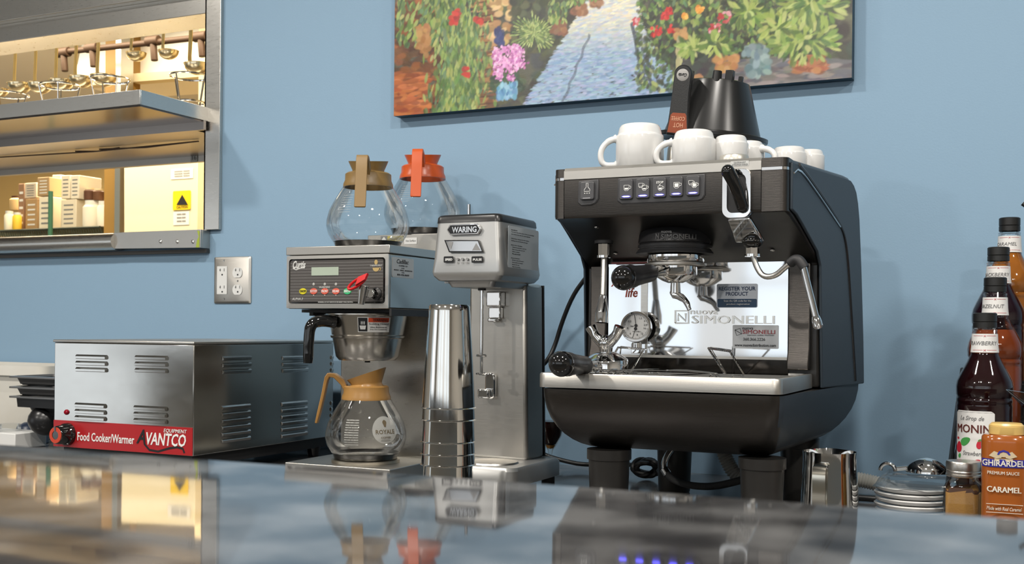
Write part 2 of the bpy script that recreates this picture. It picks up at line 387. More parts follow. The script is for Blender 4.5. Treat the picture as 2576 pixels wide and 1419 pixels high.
for a, c in (((0, 383), (500, 338)), ((190, 352), (300, 378)), ((250, 372), (490, 344))):
    A, C = S(a[0], a[1], WY+.1), S(c[0], c[1], WY+.1); A.z = C.z = bz-.004; t.tube([A, (A+C)/2-V((0, 0, .006)), C], .0022, 6)
t.done('heater_wire', mat('brown_wire', (.1, .05, .02), .5), shf)
t = B(); pxrect(t, 480, 386, 497, 408, WY+.339, .001, .0005); t.done('lane_sticker', WPLAST, shf); t = B(); pxtext(t, '16', 483, 391, 494, 402, WY+.3375); t.done('sticker_number', INKG, shf)
# ladles on the rail
GOLDS = mat('steel_ladle', (0.84, 0.74, 0.52), 0.2, 1)  # ladle steel with the warm kitchen light tinted into its colour
RY = WY+.45
rail = B(); rail.tube([(-4.4, RY, 2.30), (-2.12, RY, 2.30)], .009, 12)
for x in (-4.3, -3.2, -2.25): rail.box(x-.008, x+.008, RY-.012, WY+.12, 2.305, 2.33)
rail.done('hanging_rail', STEEL, label='steel rail behind the pass-through header where the ladles hang', cat='rail')
names = ['cut off by the left edge of the photo', 'second from left', 'third from left', 'fourth from left', 'fifth from left', 'sixth from left, the last of the close-set row', 'small one, first of the three apart on the right', 'small one, middle of the three apart on the right', 'large one nearest the steel jamb']
lad = [(-14, 222, 62, .8), (38, 208, 60, 1), (90, 208, 62, 1), (143, 200, 62, 1), (193, 192, 62, 1), (250, 188, 64, 1.05), (332, 130, 50, .8), (413, 125, 50, .8), (485, 158, 62, 1)]
proto = None
for i, (px, py, wd, s0) in enumerate(lad):
    p = S(px, py, RY-.02)
    def ladle(h):
        o = empty('ladle', (0, 0, 0)); R = .042
        pr = [(R*math.sin(a), -R*math.cos(a)*.85) for a in [PI/2*j/9 for j in range(10)]]
        B().lathe(pr+[(R+.002, .001)]+[(r*.95, z*.95+.001) for r, z in pr[::-1]], (0, 0, 0), 28).done('bowl', GOLDS, o, local=True)
        q = B(); q.strip([(-.042, 0, -.006), (-.046, 0, .03), (-.040, 0, .10), (-.036, 0, h-.02), (-.030, 0, h-.002)], .021, (0, -1, 0), .003)
        q.tube([(-.030, 0, h-.004), (-.026, .006, h+.006), (-.018, .012, h+.004), (-.012, .014, h-.012)], .0035, 8, smooth=1)
        q.done('handle', mat('warm_lit_ladle_handle', (.86, .68, .30), .3, .45), o, local=True)  # plain steel handle, warm kitchen light painted in as gold
        return o
    o = ladle((2.305-p.z)/s0)
    o.scale = (s0, s0, s0)
    place(o, (p.x, RY, p.z), -.35)
    tag(o, 'steel ladle in the pass-through, '+names[i], 'ladle', 'ladles hanging in the pass-through')
# wire cone stands on the shelf
proto = None
for i, (px, py, Y) in enumerate(((22, 238, 2.50), (150, 216, 2.50), (276, 200, 2.56), (478, 192, 2.62))):
    p = S(px, py, Y)
    if proto is None:
        proto = o = empty('wire_cone_stand', (0, 0, 0)); H = .115
        t = B(); t.tube([(x, y, H) for x, y in arc(0, 0, .058, 0, 350, 23)], .0022, 6, True); t.done('top_ring', CHROME, o, local=True)
        t = B(); t.tube([(x, y, .062) for x, y in arc(0, 0, .042, 0, 350, 23)], .0022, 6, True); t.done('middle_ring', CHROME, o, local=True)
        for a in (20, 110, 200, 290):
            c, s1 = math.cos(math.radians(a)), math.sin(math.radians(a))
            t = B(); t.tube([(.058*c, .058*s1, H), (.042*c, .042*s1, .062), (.025*c, .025*s1, .02), (.045*c, .045*s1, .0022)], .0022, 6); t.done('wire_leg', CHROME, o, local=True)
    else: o = copy_tree(proto)
    place(o, (p.x, Y, sb_+.0065), i*.4)
    s1 = (p.z-(sb_+.0065))/.115; o.scale = (1, 1, max(.7, min(1.6, s1)))
    tag(o, 'wire cone stand on the pass-through shelf, '+['cut by the left edge of the photo', 'below the third ladle from the left', 'middle one below the sixth ladle', 'rightmost against the steel jamb'][i], 'wire stand', 'wire cone stands on the pass-through shelf')
# kitchen beyond
KY = 4.3
pp = empty('gas_pipe', S(145, 130, 3.9), 'brown iron pipe with fittings running behind the ladles', 'pipe')
IRON = mat('brown_iron', (.05, .026, .014), .6, .2)
a, c = S(148, 132, 3.9), S(560, 88, 3.9)
c = a+(c-a)*((-1.803-a.x)/(c.x-a.x)); B().tube([a, c], .014, 12).done('pipe_run', IRON, pp)
for px, py in ((160, 132), (232, 120), (385, 103), (505, 92)):
    q = S(px, py, 3.9); B().cyl(q-V((.035, 0, 0)), q+V((.035, 0, 0)), .023, n=12).cyl(q, q+V((.01, 0, -.09)), .016, n=10).done('fitting', IRON, pp, bevel=.003)
hd = empty('exhaust_hood', S(400, 120, 4.2), 'pale stainless hood panel catching the kitchen light', 'hood')
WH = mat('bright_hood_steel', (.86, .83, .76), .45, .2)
P = [S(215, 165, 4.25), S(200, 215, 4.25), S(560, 190, 4.25), S(560, 20, 4.25), S(240, 40, 4.25)]
B().prism([(p.x, p.z) for p in P], 4.2, 4.6).done('hood_panel', WH, hd)
B().prism([(S(x, y, 4.19).x, S(x, y, 4.19).z) for x, y in ((215, 222), (560, 195), (560, 176), (215, 200))], 4.14, 4.2).done('hood_lip', CREAMW, hd)
# cream cooler door
B().prism([(S(x, y, 4.0).x, S(x, y, 4.0).z) for x, y in ((312, 640), (497, 640), (497, 405), (312, 405))], 4.0, 4.08).done('door_1', mat('cream_door', (.88, .78, .55), .5), kind='structure', bevel=.003)
t = B()
B().box(S(262, 500, 4.1).x, S(312, 500, 4.1).x, 4.1, 4.2, 0, 2.7).done('trim_4', mat('brown_door_frame', (.30, .17, .04), .5), kind='structure')
B().box(S(300, 500, 4.05).x, S(313, 500, 4.05).x, 4.02, 4.1, 0, 2.7).done('trim_5', SATIN, kind='structure')
B().box(S(497, 500, 4.12).x, S(600, 500, 4.12).x, 4.12, 4.2, 0, 2.7).done('wall_kitchen_partition', CREAMW, kind='structure')
sg = empty('warning_sign', S(458, 505, 3.999), 'yellow square warning sign with black triangle on the cream door', 'sign')
t = B(); pxrect(t, 436, 480, 480, 528, 3.999, .003, .006); t.done('sign_plate', mat('yellow_sign', (.92, .62, .01), .5), sg)
t = B(); A = [S(x, y, 3.994) for x, y in ((458, 490), (472, 515), (444, 515))]; t.prism([(q.x, q.z) for q in A], 3.994, 3.9955); t.done('hazard_triangle', INKB, sg)
t = B(); pxtext(t, 'CAUTION', 444, 518, 472, 524, 3.9955); t.done('sign_lettering', INKB, sg)
pw = mat('white_paper', (.82, .80, .76), .7)
for (x0, y0, x1, y1, l) in ((436, 532, 476, 566, 'white printed notice taped below the yellow sign'), (430, 424, 486, 450, 'white printed notice at the top of the cream door')):
    n_ = empty('paper_notice', S((x0+x1)/2, (y0+y1)/2, 3.999), l, 'notice')
    t = B(); pxrect(t, x0, y0, x1, y1, 3.999, .001, .0005); t.done('paper_sheet', pw, n_)
    t = B()
    for j in range(3): pxtext(t, 'nnnmnn mnnm', x0+9, y0+5+j*(y1-y0-8)/3, x1-9, y0+9+j*(y1-y0-8)/3, 3.9975)
    t.done('printed_lines', INKG, n_)
# storage rack
GREEN = mat('green_epoxy', (.05, .16, .10), .4)
rk = empty('wire_rack', S(145, 600, 4.5), 'green wire shelving rack seen through the pass-through', 'rack')
zr = S(140, 577, 4.5).z
q = S(146, 500, 4.5); B().cyl((q.x, 4.45, .002), (q.x, 4.45, S(146, 480, 4.45).z), .013, n=12).done('post', GREEN, rk)
t = B(); xa, xb = S(-80, 577, 4.5).x, S(262, 577, 4.5).x
for y in (4.47, 5.05): t.tube([(xa, y, zr), (xb, y, zr)], .006, 6); t.tube([(xa, y, zr-.04), (xb, y, zr-.04)], .006, 6)
nx = 60
for i in range(nx): x = xa+(xb-xa)*i/(nx-1); t.tube([(x, 4.47, zr), (x, 5.05, zr)], .0025, 4); t.tube([(x, 4.47, zr), (x+(xb-xa)/nx, 4.47, zr-.04)], .0025, 4)
t.done('wire_shelf', mat('dark_rack_wire', (.03, .04, .03), .5), rk)
def cart(kind, x0, y0, x1, y1, Y, col, label, nm='carton', band=None, dp=.16):
    a = S(x0, (y0+y1)/2, Y).x; c = S(x1, (y0+y1)/2, Y).x; z1_ = S((x0+x1)/2, y0, Y).z; z0_ = zr+.007 if y1 > 545 else S((x0+x1)/2, y1, Y).z
    o = empty(nm, ((a+c)/2, Y+dp/2, z0_), label, nm.split('_')[-1])
    mm = mat('rack_'+nm+str(col), col, .6)
    if kind == 'box':
        B().box(a, c, Y, Y+dp, z0_, z1_).done('box_body', mm, o, bevel=.003)
        t = B()
        for j in range(5): zz = z0_+(z1_-z0_)*(.14+.16*j); t.box(a+.2*(c-a), c-.2*(c-a), Y-.0012, Y-.0002, zz, zz+(z1_-z0_)*.05)
        t.done('printed_lines', band or INKG, o)
    else:
        r = (c-a)/2; H = z1_-z0_; cc = ((a+c)/2, Y+r, z0_)
        B().lathe([(0, 0), (r*.95, 0), (r, .01), (r, H*.75), (r*.75, H*.86), (0, H*.86)], cc, 20).done('jar_body', mm, o)
        B().lathe([(0, H*.86), (r*.78, H*.86), (r*.78, H), (0, H)], cc, 20).done('lid', band or WPLAST, o)
CW = (.80, .73, .58); CT = (.42, .27, .13)
cart('box', 98, 495, 129, 566, 4.50, CW, 'white printed carton left of the green rack post', dp=.09)
cart('box', 131, 440, 152, 566, 4.60, CW, 'tall white printed carton just behind the green rack post')
cart('box', 153, 502, 192, 566, 4.52, (.72, .65, .52), 'white carton low on the rack right of the green post')
cart('box', 154, 441, 176, 500, 4.52, (.78, .70, .56), 'white carton stacked above, nearer the green post')
cart('box', 178, 441, 199, 500, 4.52, (.76, .70, .58), 'white carton stacked above, nearer the dark-lidded jars')
cart('box', 94, 446, 124, 493, 4.50, (.40, .27, .14), 'brown carton stacked over the left white carton', band=INKW, dp=.09)
cart('box', 62, 460, 91, 498, 4.54, (.60, .52, .42), 'small printed carton stacked high at left on the rack')
cart('box', 64, 500, 94, 566, 4.53, CT, 'brown carton low on the rack between bottle and white carton', band=INKW)
cart('box', 46, 462, 61, 566, 4.56, (.30, .17, .10), 'narrow dark brown carton at the left of the rack', band=INKW)
cart('jar', 196, 503, 234, 566, 4.50, (.85, .80, .68), 'white plastic tub on the rack, left of the pair', 'tub')
cart('jar', 236, 505, 262, 566, 4.50, (.86, .80, .68), 'white plastic tub on the rack, right of the pair', 'tub')
DL = mat('dark_lid', (.06, .02, .01), .4)
cart('jar', 204, 472, 226, 502, 4.52, (.10, .04, .02), 'dark jar standing on the left white tub', 'jar', CREAMW)
cart('jar', 228, 474, 248, 503, 4.52, (.12, .05, .02), 'dark jar standing on the right white tub', 'jar', CREAMW)
cart('jar', 5, 530, 22, 566, 4.50, (.82, .78, .66), 'small white bottle at the left end of the rack', 'bottle')
cart('jar', 26, 534, 42, 566, 4.48, (.85, .55, .05), 'small yellow bottle beside the white one on the rack', 'bottle')
cart('jar', 14, 492, 44, 528, 4.66, (.60, .42, .20), 'round tan jar behind the small bottles on the rack', 'jar', DL)

# ============================================================ OUTLET
ou = empty('wall_outlet', S(585, 766, WY-.001), 'two-gang stainless outlet plate with white receptacles on the blue wall', 'outlet')
a, c = S(538, 705, WY-.004), S(631, 705, WY-.004); z0_, z1_ = S(585, 764, WY).z, S(585, 646, WY).z
t = B(); t.loft([[(x, y, z) for x, z in rrect(a.x+i_, c.x-i_, z0_+i_, z1_-i_, .004)] for y, i_ in ((WY-.0005, 0), (WY-.003, .0005), (WY-.0065, .005))])
t.done('cover_plate', SATIN, ou)
t = B(); pxrect(t, 547, 670, 572, 740, WY-.0065, .002, .001); t.done('square_receptacle', WPLAST, ou)
for py in (686, 729):
    t = B(); p = S(598, py, WY-.0065); t.prism([(x, max(p.z-.0135, min(p.z+.0135, z))) for x, z in arc(p.x, p.z, .0165, 0, 345, 23)], WY-.0085, WY-.0065); t.done('round_receptacle', WPLAST, ou)
t = B()
for px in (559, 598):
    for py in (681, 724):
        p = S(px, py, WY-.0086); t.box(p.x-.0075, p.x-.006, WY-.009, WY-.0084, p.z-.002, p.z+.006); t.box(p.x+.006, p.x+.0075, WY-.009, WY-.0084, p.z-.002, p.z+.006)
        t.box(p.x-.0095, p.x-.005, WY-.009, WY-.0084, p.z+.001, p.z+.0025); t.cyl((p.x, WY-.0084, p.z-.011), (p.x, WY-.009, p.z-.011), .0025, n=10)
t.done('slots', INKB, ou)
for px, py in ((564, 656), (564, 752), (598, 707)):
    p = S(px, py, WY-.006); t = B(); t.lathe([(0, .0015), (.002, .0012), (.003, 0)], (p.x, WY-.0064, p.z), 12, (0, -1, 0)); t.done('screw', CHROME, ou)
# shadow-free neighbours: white bin, jar, white box, navy cup, black pans
bn = empty('storage_bin', S(60, 1080, 2.32), 'large off-white plastic bin against the wall behind the black pans', 'bin')
x0 = S(-160, 950, 2.3).x; x1 = S(152, 950, 2.3).x; zt = S(0, 916, 2.3).z
t = B(); 
def rr3(x0, x1, y0, y1, z, r): return [(x, y, z) for x, y in rrect(x0, x1, y0, y1, r)]
t.loft([rr3(x0+.03, x1-.03, 2.27, 2.42, .901, .03), rr3(x0+.01, x1-.01, 2.25, 2.44, zt-.03, .03), rr3(x0, x1, 2.24, 2.45, zt-.028, .03), rr3(x0, x1, 2.24, 2.45, zt, .03), rr3(x0+.012, x1-.012, 2.252, 2.438, zt, .03), rr3(x0+.015, x1-.015, 2.26, 2.43, .92, .03)])
t.done('bin_body', CREAMP, bn)
bx = empty('takeout_box', SZ(-10, 1150, .9), 'small plain white box low at the left edge of the photo', 'box')
a, c = S(-70, 1100, 2.06), S(38, 1100, 2.06); B().box(a.x, c.x, 2.06, 2.16, .901, S(0, 1089, 2.06).z).done('box_body', WPLAST, bx, bevel=.002)
jr = empty('clear_lid', S(22, 1086, 2.1), 'clear ribbed plastic lid lying on the small white box', 'cup')  # a clear lid, not a cup
p = S(24, 1087, 2.11); B().lathe([(0, .018), (.026, .018), (.028, .016), (.028, .001), (.03, 0)], (p.x, 2.11, S(0, 1089, 2.06).z+.001), 30).done('lid_shell', PET, jr)
nv = empty('navy_bowl', SZ(75, 1140, .9), 'dark navy bowl upside down beneath the black pans', 'bowl')
p = S(78, 1100, 2.20); B().lathe([(.045, .0), (.044, .02), (.035, .045), (.018, .055), (0, .056)], (p.x, 2.20, .901), 28).done('bowl_shell', mat('navy_plastic', (.02, .035, .07), .35), nv)
pan = None
for i, py in enumerate((996, 972, 946)):
    Y = 2.06; p = S(14, py, Y)
    if pan is None:
        pan = o = empty('food_pan', (0, 0, 0)); L, Wd, H = .26, .16, .085
        t = B(); t.loft([rr3(.03+k_, L-.03-k_, .03+k_*.6, Wd-.02, z, .025) for k_, z in ((.055, -H), (.03, -H*.9), (.012, -H*.55), (.004, -.03))]+[rr3(.014, L-.014, .014, Wd-.014, -.028, .02), rr3(.012, L-.012, .012, Wd-.012, -.003, .02)]); [t.sphere((cx_, .058, -.062), 1, 20, (.044, .052, .040)) for cx_ in (.085, .175)] if o.name == 'food_pan' else None; t.done('pan_basin', BLACK, o, local=True)
        t = B(); t.loft([rr3(*q) for q in ((0, L, 0, Wd, -.004, .02), (0, L, 0, Wd, 0, .02), (.012, L-.012, .012, Wd-.012, .001, .018), (.02, L-.02, .02, Wd-.02, -.02, .016))], cap=False); t.done('pan_rim', mat('worn_black_rim', (.12, .12, .12), .25, .3), o, local=True)
        shell = None
    else:
        o = empty('food_pan', (0, 0, 0))
        t = B(); t.loft([rr3(.022, L-.022, .022, Wd-.022, -.0225, .02), rr3(.016, L-.016, .016, Wd-.016, -.004, .02)], cap=False); [t.sphere((cx_, .058, -.062), 1, 20, (.044, .052, .040)) for cx_ in (.085, .175)] if o.name == 'food_pan' else None; t.done('pan_basin', BLACK, o, local=True)
        t = B(); t.loft([rr3(*q) for q in ((0, L, 0, Wd, -.004, .02), (0, L, 0, Wd, 0, .02), (.012, L-.012, .012, Wd-.012, .001, .018), (.02, L-.02, .02, Wd-.02, -.02, .016))], cap=False); t.done('pan_rim', MATS['worn_black_rim'], o, local=True)
    place(o, (p.x, Y, p.z)); tag(o, ['deep black food pan with rounded wells, lowest of the three nested', 'black food pan nested in the middle of the three', 'black food pan on top of the nested three'][i], 'pan', 'nested black food pans')

# ============================================================ PAINTING
def painting():
    X0, X1 = S(991, 288, WY-.032).x, S(2143, 183, WY-.032).x; Z0 = 1.7495; H = .74; Wd = X1-X0
    pt = empty('canvas_painting', ((X0+X1)/2, WY-.001, Z0), 'large unframed canvas painting of a garden lane above the machines', 'painting')
    nx, nz = 560, 376
    img = np.zeros((nz, nx, 3)); img[:] = (.085, .085, .06)
    rnd = random.Random(11)
    def c8(c): return np.array([((v/255)/12.92 if v/255 < .04045 else ((v/255+.055)/1.055)**2.4) for v in c])
    def toc(px, py):
        p = S(px, py, WY-.032); return (p.x-X0)/Wd*nx, (p.z-Z0)/H*nz
    ppx = nx/1153.0
    def dab(px, py, rx, ry, ang, col, al=.85, var=14):
        u, v = toc(px, py); rx *= ppx; ry *= ppx; R = int(max(rx, ry)+2)
        i0, i1, j0, j1 = int(max(0, u-R)), int(min(nx, u+R+1)), int(max(0, v-R)), int(min(nz, v+R+1))
        if i0 >= i1 or j0 >= j1: return
        yy, xx = np.mgrid[j0:j1, i0:i1]; a = math.radians(ang); dx = xx-u; dy = yy-v
        e = ((dx*math.cos(a)+dy*math.sin(a))/max(rx, .6))**2+((-dx*math.sin(a)+dy*math.cos(a))/max(ry, .6))**2
        k = np.clip(1.6-e*1.2, 0, 1)[..., None]*al; j = rnd.uniform(-var, var)
        cc = c8([max(0, min(255, q+j+rnd.uniform(-var, var)*.4)) for q in col])
        img[j0:j1, i0:i1] = img[j0:j1, i0:i1]*(1-k)+cc*k
    def fill(x0, y0, x1, y1, col, n, rx, ry, ang=0, av=20, var=14, al=.9):
        for _ in range(n): dab(rnd.uniform(x0, x1), rnd.uniform(y0, y1), rx*rnd.uniform(.6, 1.3), ry*rnd.uniform(.6, 1.3), ang+rnd.uniform(-av, av), rnd.choice(col), al, var)
    TOP = -520
    fill(985, TOP, 2150, 300, [(70, 72, 55), (60, 66, 60), (86, 88, 62), (52, 50, 48)], 2600, 26, 14, 0, 90)
    fill(985, -100, 1110, 300, [(110, 66, 34), (80, 48, 28), (146, 84, 40)], 260, 20, 9, 0, 10)
    fill(990, 185, 1075, 290, [(170, 92, 44), (190, 112, 60), (142, 74, 36)], 190, 18, 6, 0, 6)
    fill(1196, -140, 1244, 275, [(150, 106, 66), (120, 80, 48), (176, 134, 86)], 240, 16, 6, 0, 5)
    for y in range(-130, 270, 17): dab(1220, y, 24, 2.6, 0, (72, 46, 28), .8)
    fill(1236, TOP, 1290, 112, [(196, 160, 104), (170, 130, 84), (214, 182, 128)], 260, 12, 8)
    fill(1246, 72, 1264, 112, [(44, 58, 108)], 30, 6, 8)
    fill(1178, 110, 1196, 250, [(52, 58, 78), (40, 44, 60)], 60, 5, 14, 0, 8)
    fill(1290, -60, 1420, 130, [(62, 70, 48), (80, 84, 58), (50, 54, 44)], 300, 12, 9, 0, 90)
    # lane
    def xl(y): return 1500-(y+30)*.62 if y > -30 else 1500+(-30-y)*.16
    def xr(y): return 1605+(y-60)*.55 if y > 60 else 1605-(60-y)*.12
    for _ in range(10500):
        y = rnd.uniform(-300, 285); a, b2 = xl(y), xr(y)
        if y > 150: b2 += (y-150)*.35
        x = rnd.uniform(a, b2); t_ = max(0, min(1, (y-45)/100))
        cb = rnd.choice([(140, 166, 198), (158, 182, 204), (126, 152, 188), (162, 172, 202), (150, 182, 196)]); cc = rnd.choice([(226, 218, 194), (206, 208, 204), (236, 226, 190), (190, 198, 212)])
        dab(x, y, rnd.uniform(6, 13), rnd.uniform(1.8, 3.6), rnd.uniform(-10, 14), [cb[i]*t_+cc[i]*(1-t_) for i in range(3)], .75)
    for i in range(70):
        f_ = i/69; dab(1482-66*f_+2*math.sin(i*.35), 88+168*f_, 2.0, 4, 60, (88, 98, 116), .6)
        dab(1588+14*math.sin(f_*3)+60*max(0, f_-.45)*1.6, 60+165*f_, 3, 5, -50, (70, 80, 92), .7)
    GR = [(104, 134, 66), (82, 112, 58), (140, 158, 84), (66, 90, 52), (158, 170, 98), (92, 122, 84)]
    # left hanging vine
    for _ in range(3600):
        y = rnd.uniform(-520, 290); cx_ = 1128+math.sin(y*.012)*18+(y if y > 0 else 0)*.08; wd = 66-(abs(y)*.05 if y > 0 else -20)
        dab(rnd.gauss(cx_, wd*.55), y, rnd.uniform(2.5, 5.5), rnd.uniform(7, 15), rnd.uniform(-28, 22), rnd.choice(GR), .8, 18)
    fill(1000, TOP, 1100, 120, GR, 500, 5, 12, -20, 40, 18)
    fill(1052, 66, 1078, 140, [(186, 140, 84), (160, 112, 62)], 50, 9, 8)
    for x, y in ((1142, 48), (1200, 58), (1146, 40), (1172, 180)): fill(x-8, y-12, x+10, y+12, [(196, 52, 44), (160, 40, 36)], 8, 8, 7)
    # agave
    for a in range(-75, 260, 9):
        L = rnd.uniform(34, 62)
        for s_ in range(9): dab(1344+math.cos(math.radians(a))*L*s_/8, 84-math.sin(math.radians(a))*L*s_/8*.9, 5.5, 2.3, a, rnd.choice([(128, 150, 84), (168, 182, 112), (92, 116, 66)]), .85)
    for x, y, s_ in ((1458, 22, 15), (1406, 68, 17), (1500, 6, 11)):
        fill(x-s_, y-s_*.7, x+s_, y+s_, [(128, 86, 60), (158, 110, 78)], 26, 9, 7); fill(x-s_*1.5, y-s_*4, x+s_*1.5, y-s_*.6, GR, 60, 4, 8, 0, 40)
    # pink hydrangea in blue pot
    fill(1236, 190, 1320, 226, [(58, 84, 56), (44, 66, 52)], 60, 10, 7, 40, 60)
    fill(1252, 212, 1298, 246, [(104, 160, 196), (84, 134, 176), (140, 184, 206)], 120, 5, 8)
    for _ in range(44):
        a = rnd.uniform(0, 2*PI); r = rnd.uniform(0, 1)**.5; fx, fy = 1277+math.cos(a)*r*38, 158+math.sin(a)*r*48
        for _ in range(16): dab(fx+rnd.gauss(0, 5), fy+rnd.gauss(0, 5), 4, 3, rnd.uniform(0, 180), rnd.choice([(206, 128, 190), (226, 164, 210), (176, 92, 160), (238, 190, 224)]), .85)
    # right garden
    fill(1600, -200, 1960, 230, GR+[(60, 66, 52)]*5, 2600, 4.5, 8, 0, 60, 18, .75)
    fill(1760, 150, 2130, 230, [(122, 116, 112), (100, 96, 98), (140, 132, 128), (92, 92, 100)], 420, 20, 6, 0, 8)
    fill(1700, 110, 1800, 200, [(70, 72, 66), (58, 60, 58)], 130, 12, 9)
    for x, y, r, cs in ((1650, 78, 12, 0), (1688, 72, 9, 0), (1672, 40, 8, 0), (1682, 28, 7, 0), (1796, 76, 13, 1), (1822, 44, 14, 1), (1600, 55, 8, 1), (1722, 42, 6, 2), (1760, 24, 8, 2)):
        cs = ([(206, 56, 50), (176, 40, 44)], [(206, 96, 108), (226, 170, 174), (180, 56, 64)], [(226, 150, 60), (236, 180, 90)])[cs]
        fill(x-r, y-r, x+r, y+r, cs, 16, 5, 4, 0, 90)
    fill(1700, 74, 1722, 98, [(186, 140, 90)], 16, 8, 7); fill(1702, 100, 1712, 205, [(150, 150, 110), (176, 170, 130)], 40, 4, 9)
    fill(1722, 185, 1758, 215, [(190, 146, 104), (160, 116, 76)], 26, 9, 7)
    fill(1800, 140, 1850, 178, [(170, 118, 74), (190, 140, 90)], 40, 10, 8); fill(1995, 142, 2070, 182, [(166, 104, 68), (186, 124, 84), (140, 84, 54)], 80, 12, 6)
    fill(1872, 118, 1930, 190, [(112, 136, 140), (140, 160, 160), (90, 112, 118)], 60, 9, 10, 30, 50)
    for cx_, cy_, R, n in ((2020, 96, 90, 230), (2040, 10, 85, 210), (1960, 70, 50, 60), (1800, 112, 40, 60), (1880, 30, 60, 70), (1740, 120, 36, 60)):
        for _ in range(n):
            a = rnd.uniform(0, 2*PI); r = rnd.uniform(.1, 1)*R
            dab(cx_+math.cos(a)*r, cy_+math.sin(a)*r*.7, rnd.uniform(9, 17), rnd.uniform(3.5, 6), -math.degrees(a)+rnd.uniform(-25, 25), rnd.choice([(138, 160, 78), (166, 182, 100), (104, 132, 64), (80, 108, 56), (184, 194, 122), (64, 84, 52)]), .85, 16)
    fill(990, TOP, 2150, -160, [(150, 170, 190), (180, 190, 200), (120, 140, 120), (100, 130, 90), (190, 170, 130)], 1500, 18, 9, 0, 60)
    # darker rim by the bottom fold
    xsl = np.linspace(X0, X1, nx); zsl = np.linspace(Z0, Z0+H, nz)
    gx, gz = np.meshgrid(xsl, zsl); co = np.stack([gx, np.full_like(gx, WY-.0325), gz], -1).reshape(-1, 3)
    co -= np.array(pt.location)
    me = bpy.data.meshes.new('painted_canvas'); idx = np.arange(nx*nz).reshape(nz, nx)
    fc = np.stack([idx[:-1, :-1], idx[:-1, 1:], idx[1:, 1:], idx[1:, :-1]], -1).reshape(-1, 4)
    me.vertices.add(len(co)); me.vertices.foreach_set('co', co.ravel())
    me.loops.add(fc.size); me.loops.foreach_set('vertex_index', fc.ravel())
    me.polygons.add(len(fc)); me.polygons.foreach_set('loop_start', np.arange(len(fc))*4)
    me.update(calc_edges=True)
    at = me.color_attributes.new('paint', 'FLOAT_COLOR', 'POINT')
    at.data.foreach_set('color', np.concatenate([img.reshape(-1, 3), np.ones((nx*nz, 1))], 1).ravel())
    pm = bpy.data.materials.new('oil_paint'); pm.use_nodes = True; n_ = pm.node_tree; pb = n_.nodes['Principled BSDF']
    av = n_.nodes.new('ShaderNodeAttribute'); av.attribute_name = 'paint'; n_.links.new(av.outputs['Color'], pb.inputs['Base Color'])
    pb.inputs['Roughness'].default_value = .32
    ns = n_.nodes.new('ShaderNodeTexNoise'); ns.inputs['Scale'].default_value = 110; ns.inputs['Detail'].default_value = 5; bp = n_.nodes.new('ShaderNodeBump'); bp.inputs['Strength'].default_value = .25; bp.inputs['Distance'].default_value = .001
    tc = n_.nodes.new('ShaderNodeTexCoord'); n_.links.new(tc.outputs['Object'], ns.inputs[0]); n_.links.new(ns.outputs[0], bp.inputs['Height']); n_.links.new(bp.outputs[0], pb.inputs['Normal'])
    me.materials.append(pm); o = bpy.data.objects.new('painted_canvas', me); COL.objects.link(o); o.parent = pt
    B().box(X0, X1, WY-.032, WY-.001, Z0, Z0+H).done('stretcher_sides', mat('painted_canvas_edge', (.012, .035, .06), .5, mix=(.03, .08, .11), mscale=9), pt)
painting()
# ============================================================ FOOD WARMER
RED = mat('red_label', (.36, .012, .015), .35)
wa = empty('food_warmer', (-1.81, 2.1, .9), 'stainless countertop food cooker and warmer with louvred sides and red label', 'food warmer')
wx0, wx1, wy0, wy1, wz0, wz1 = S(136, 1000, 1.85).x, -1.612, 1.85, 2.36, .947, 1.180
B().box(wx0, wx1, wy0, wy1, wz0, wz1).done('housing', STEELH, wa, bevel=.002)
B().box(wx0-.002, wx1+.002, wy0-.003, wy1, wz1+.0005, wz1+.006).done('top_lid', SATIN, wa, bevel=.0015)
B().box(wx0+.015, wx1-.015, wy0+.015, wy1-.01, .922, wz0).done('underside', BLACKM, wa)
for x in (wx0+.03, wx1-.03):
    for y in (wy0+.04, wy1-.04): B().cyl((x, y, .901), (x, y, .924), .014, .018, 14).done('foot', BLACK, wa)
sz = S(485, 1077, 1.85).z
B().box(wx0+.001, wx1-.001, wy0-.0016, wy0-.0001, wz0+.001, S(135, 1056, 1.85).z).done('red_label', RED, wa)
t = B(); A = [S(x, y, wy0-.0017) for x, y in ((200, 1075), (340, 1082), (420, 1088), (300, 1096), (210, 1092))]; 
t = B(); pxtext(t, 'Food Cooker/Warmer', 195, 1091, 338, 1113, wy0-.002, bold=.012).done('label_lettering', INKW, wa)
t = B(); pxtext(t, 'VANTCO', 368, 1090, 468, 1122, wy0-.002, shear=.2, bold=.02); pxtext(t, 'EQUIPMENT', 412, 1080, 470, 1091, wy0-.002, shear=.2, bold=.01).done('brand_lettering', INKW, wa)
t = B(); pxtext(t, 'A', 343, 1080, 366, 1116, wy0-.0022, shear=.3, bold=.02)
sw = [S(x, y, wy0-.0017) for x, y in ((362, 1100), (364, 1118), (376, 1132), (398, 1136), (425, 1128), (445, 1125), (460, 1129), (464, 1140))]
t.strip(sw, .0045, (0, -1, 0), .0004).done('brand_swash', INKB, wa)
def louv(b, x0, x1, z0, z1, y):
    z = (z0+z1)/2; h = (z1-z0)/2
    b.loft([[(x0, y, z-h), (x0+.002, y-.006, z-h*.7), (x0+.002, y-.006, z+h*.2), (x0, y, z+h)], [(x1, y, z-h), (x1-.002, y-.006, z-h*.7), (x1-.002, y-.006, z+h*.2), (x1, y, z+h)]])
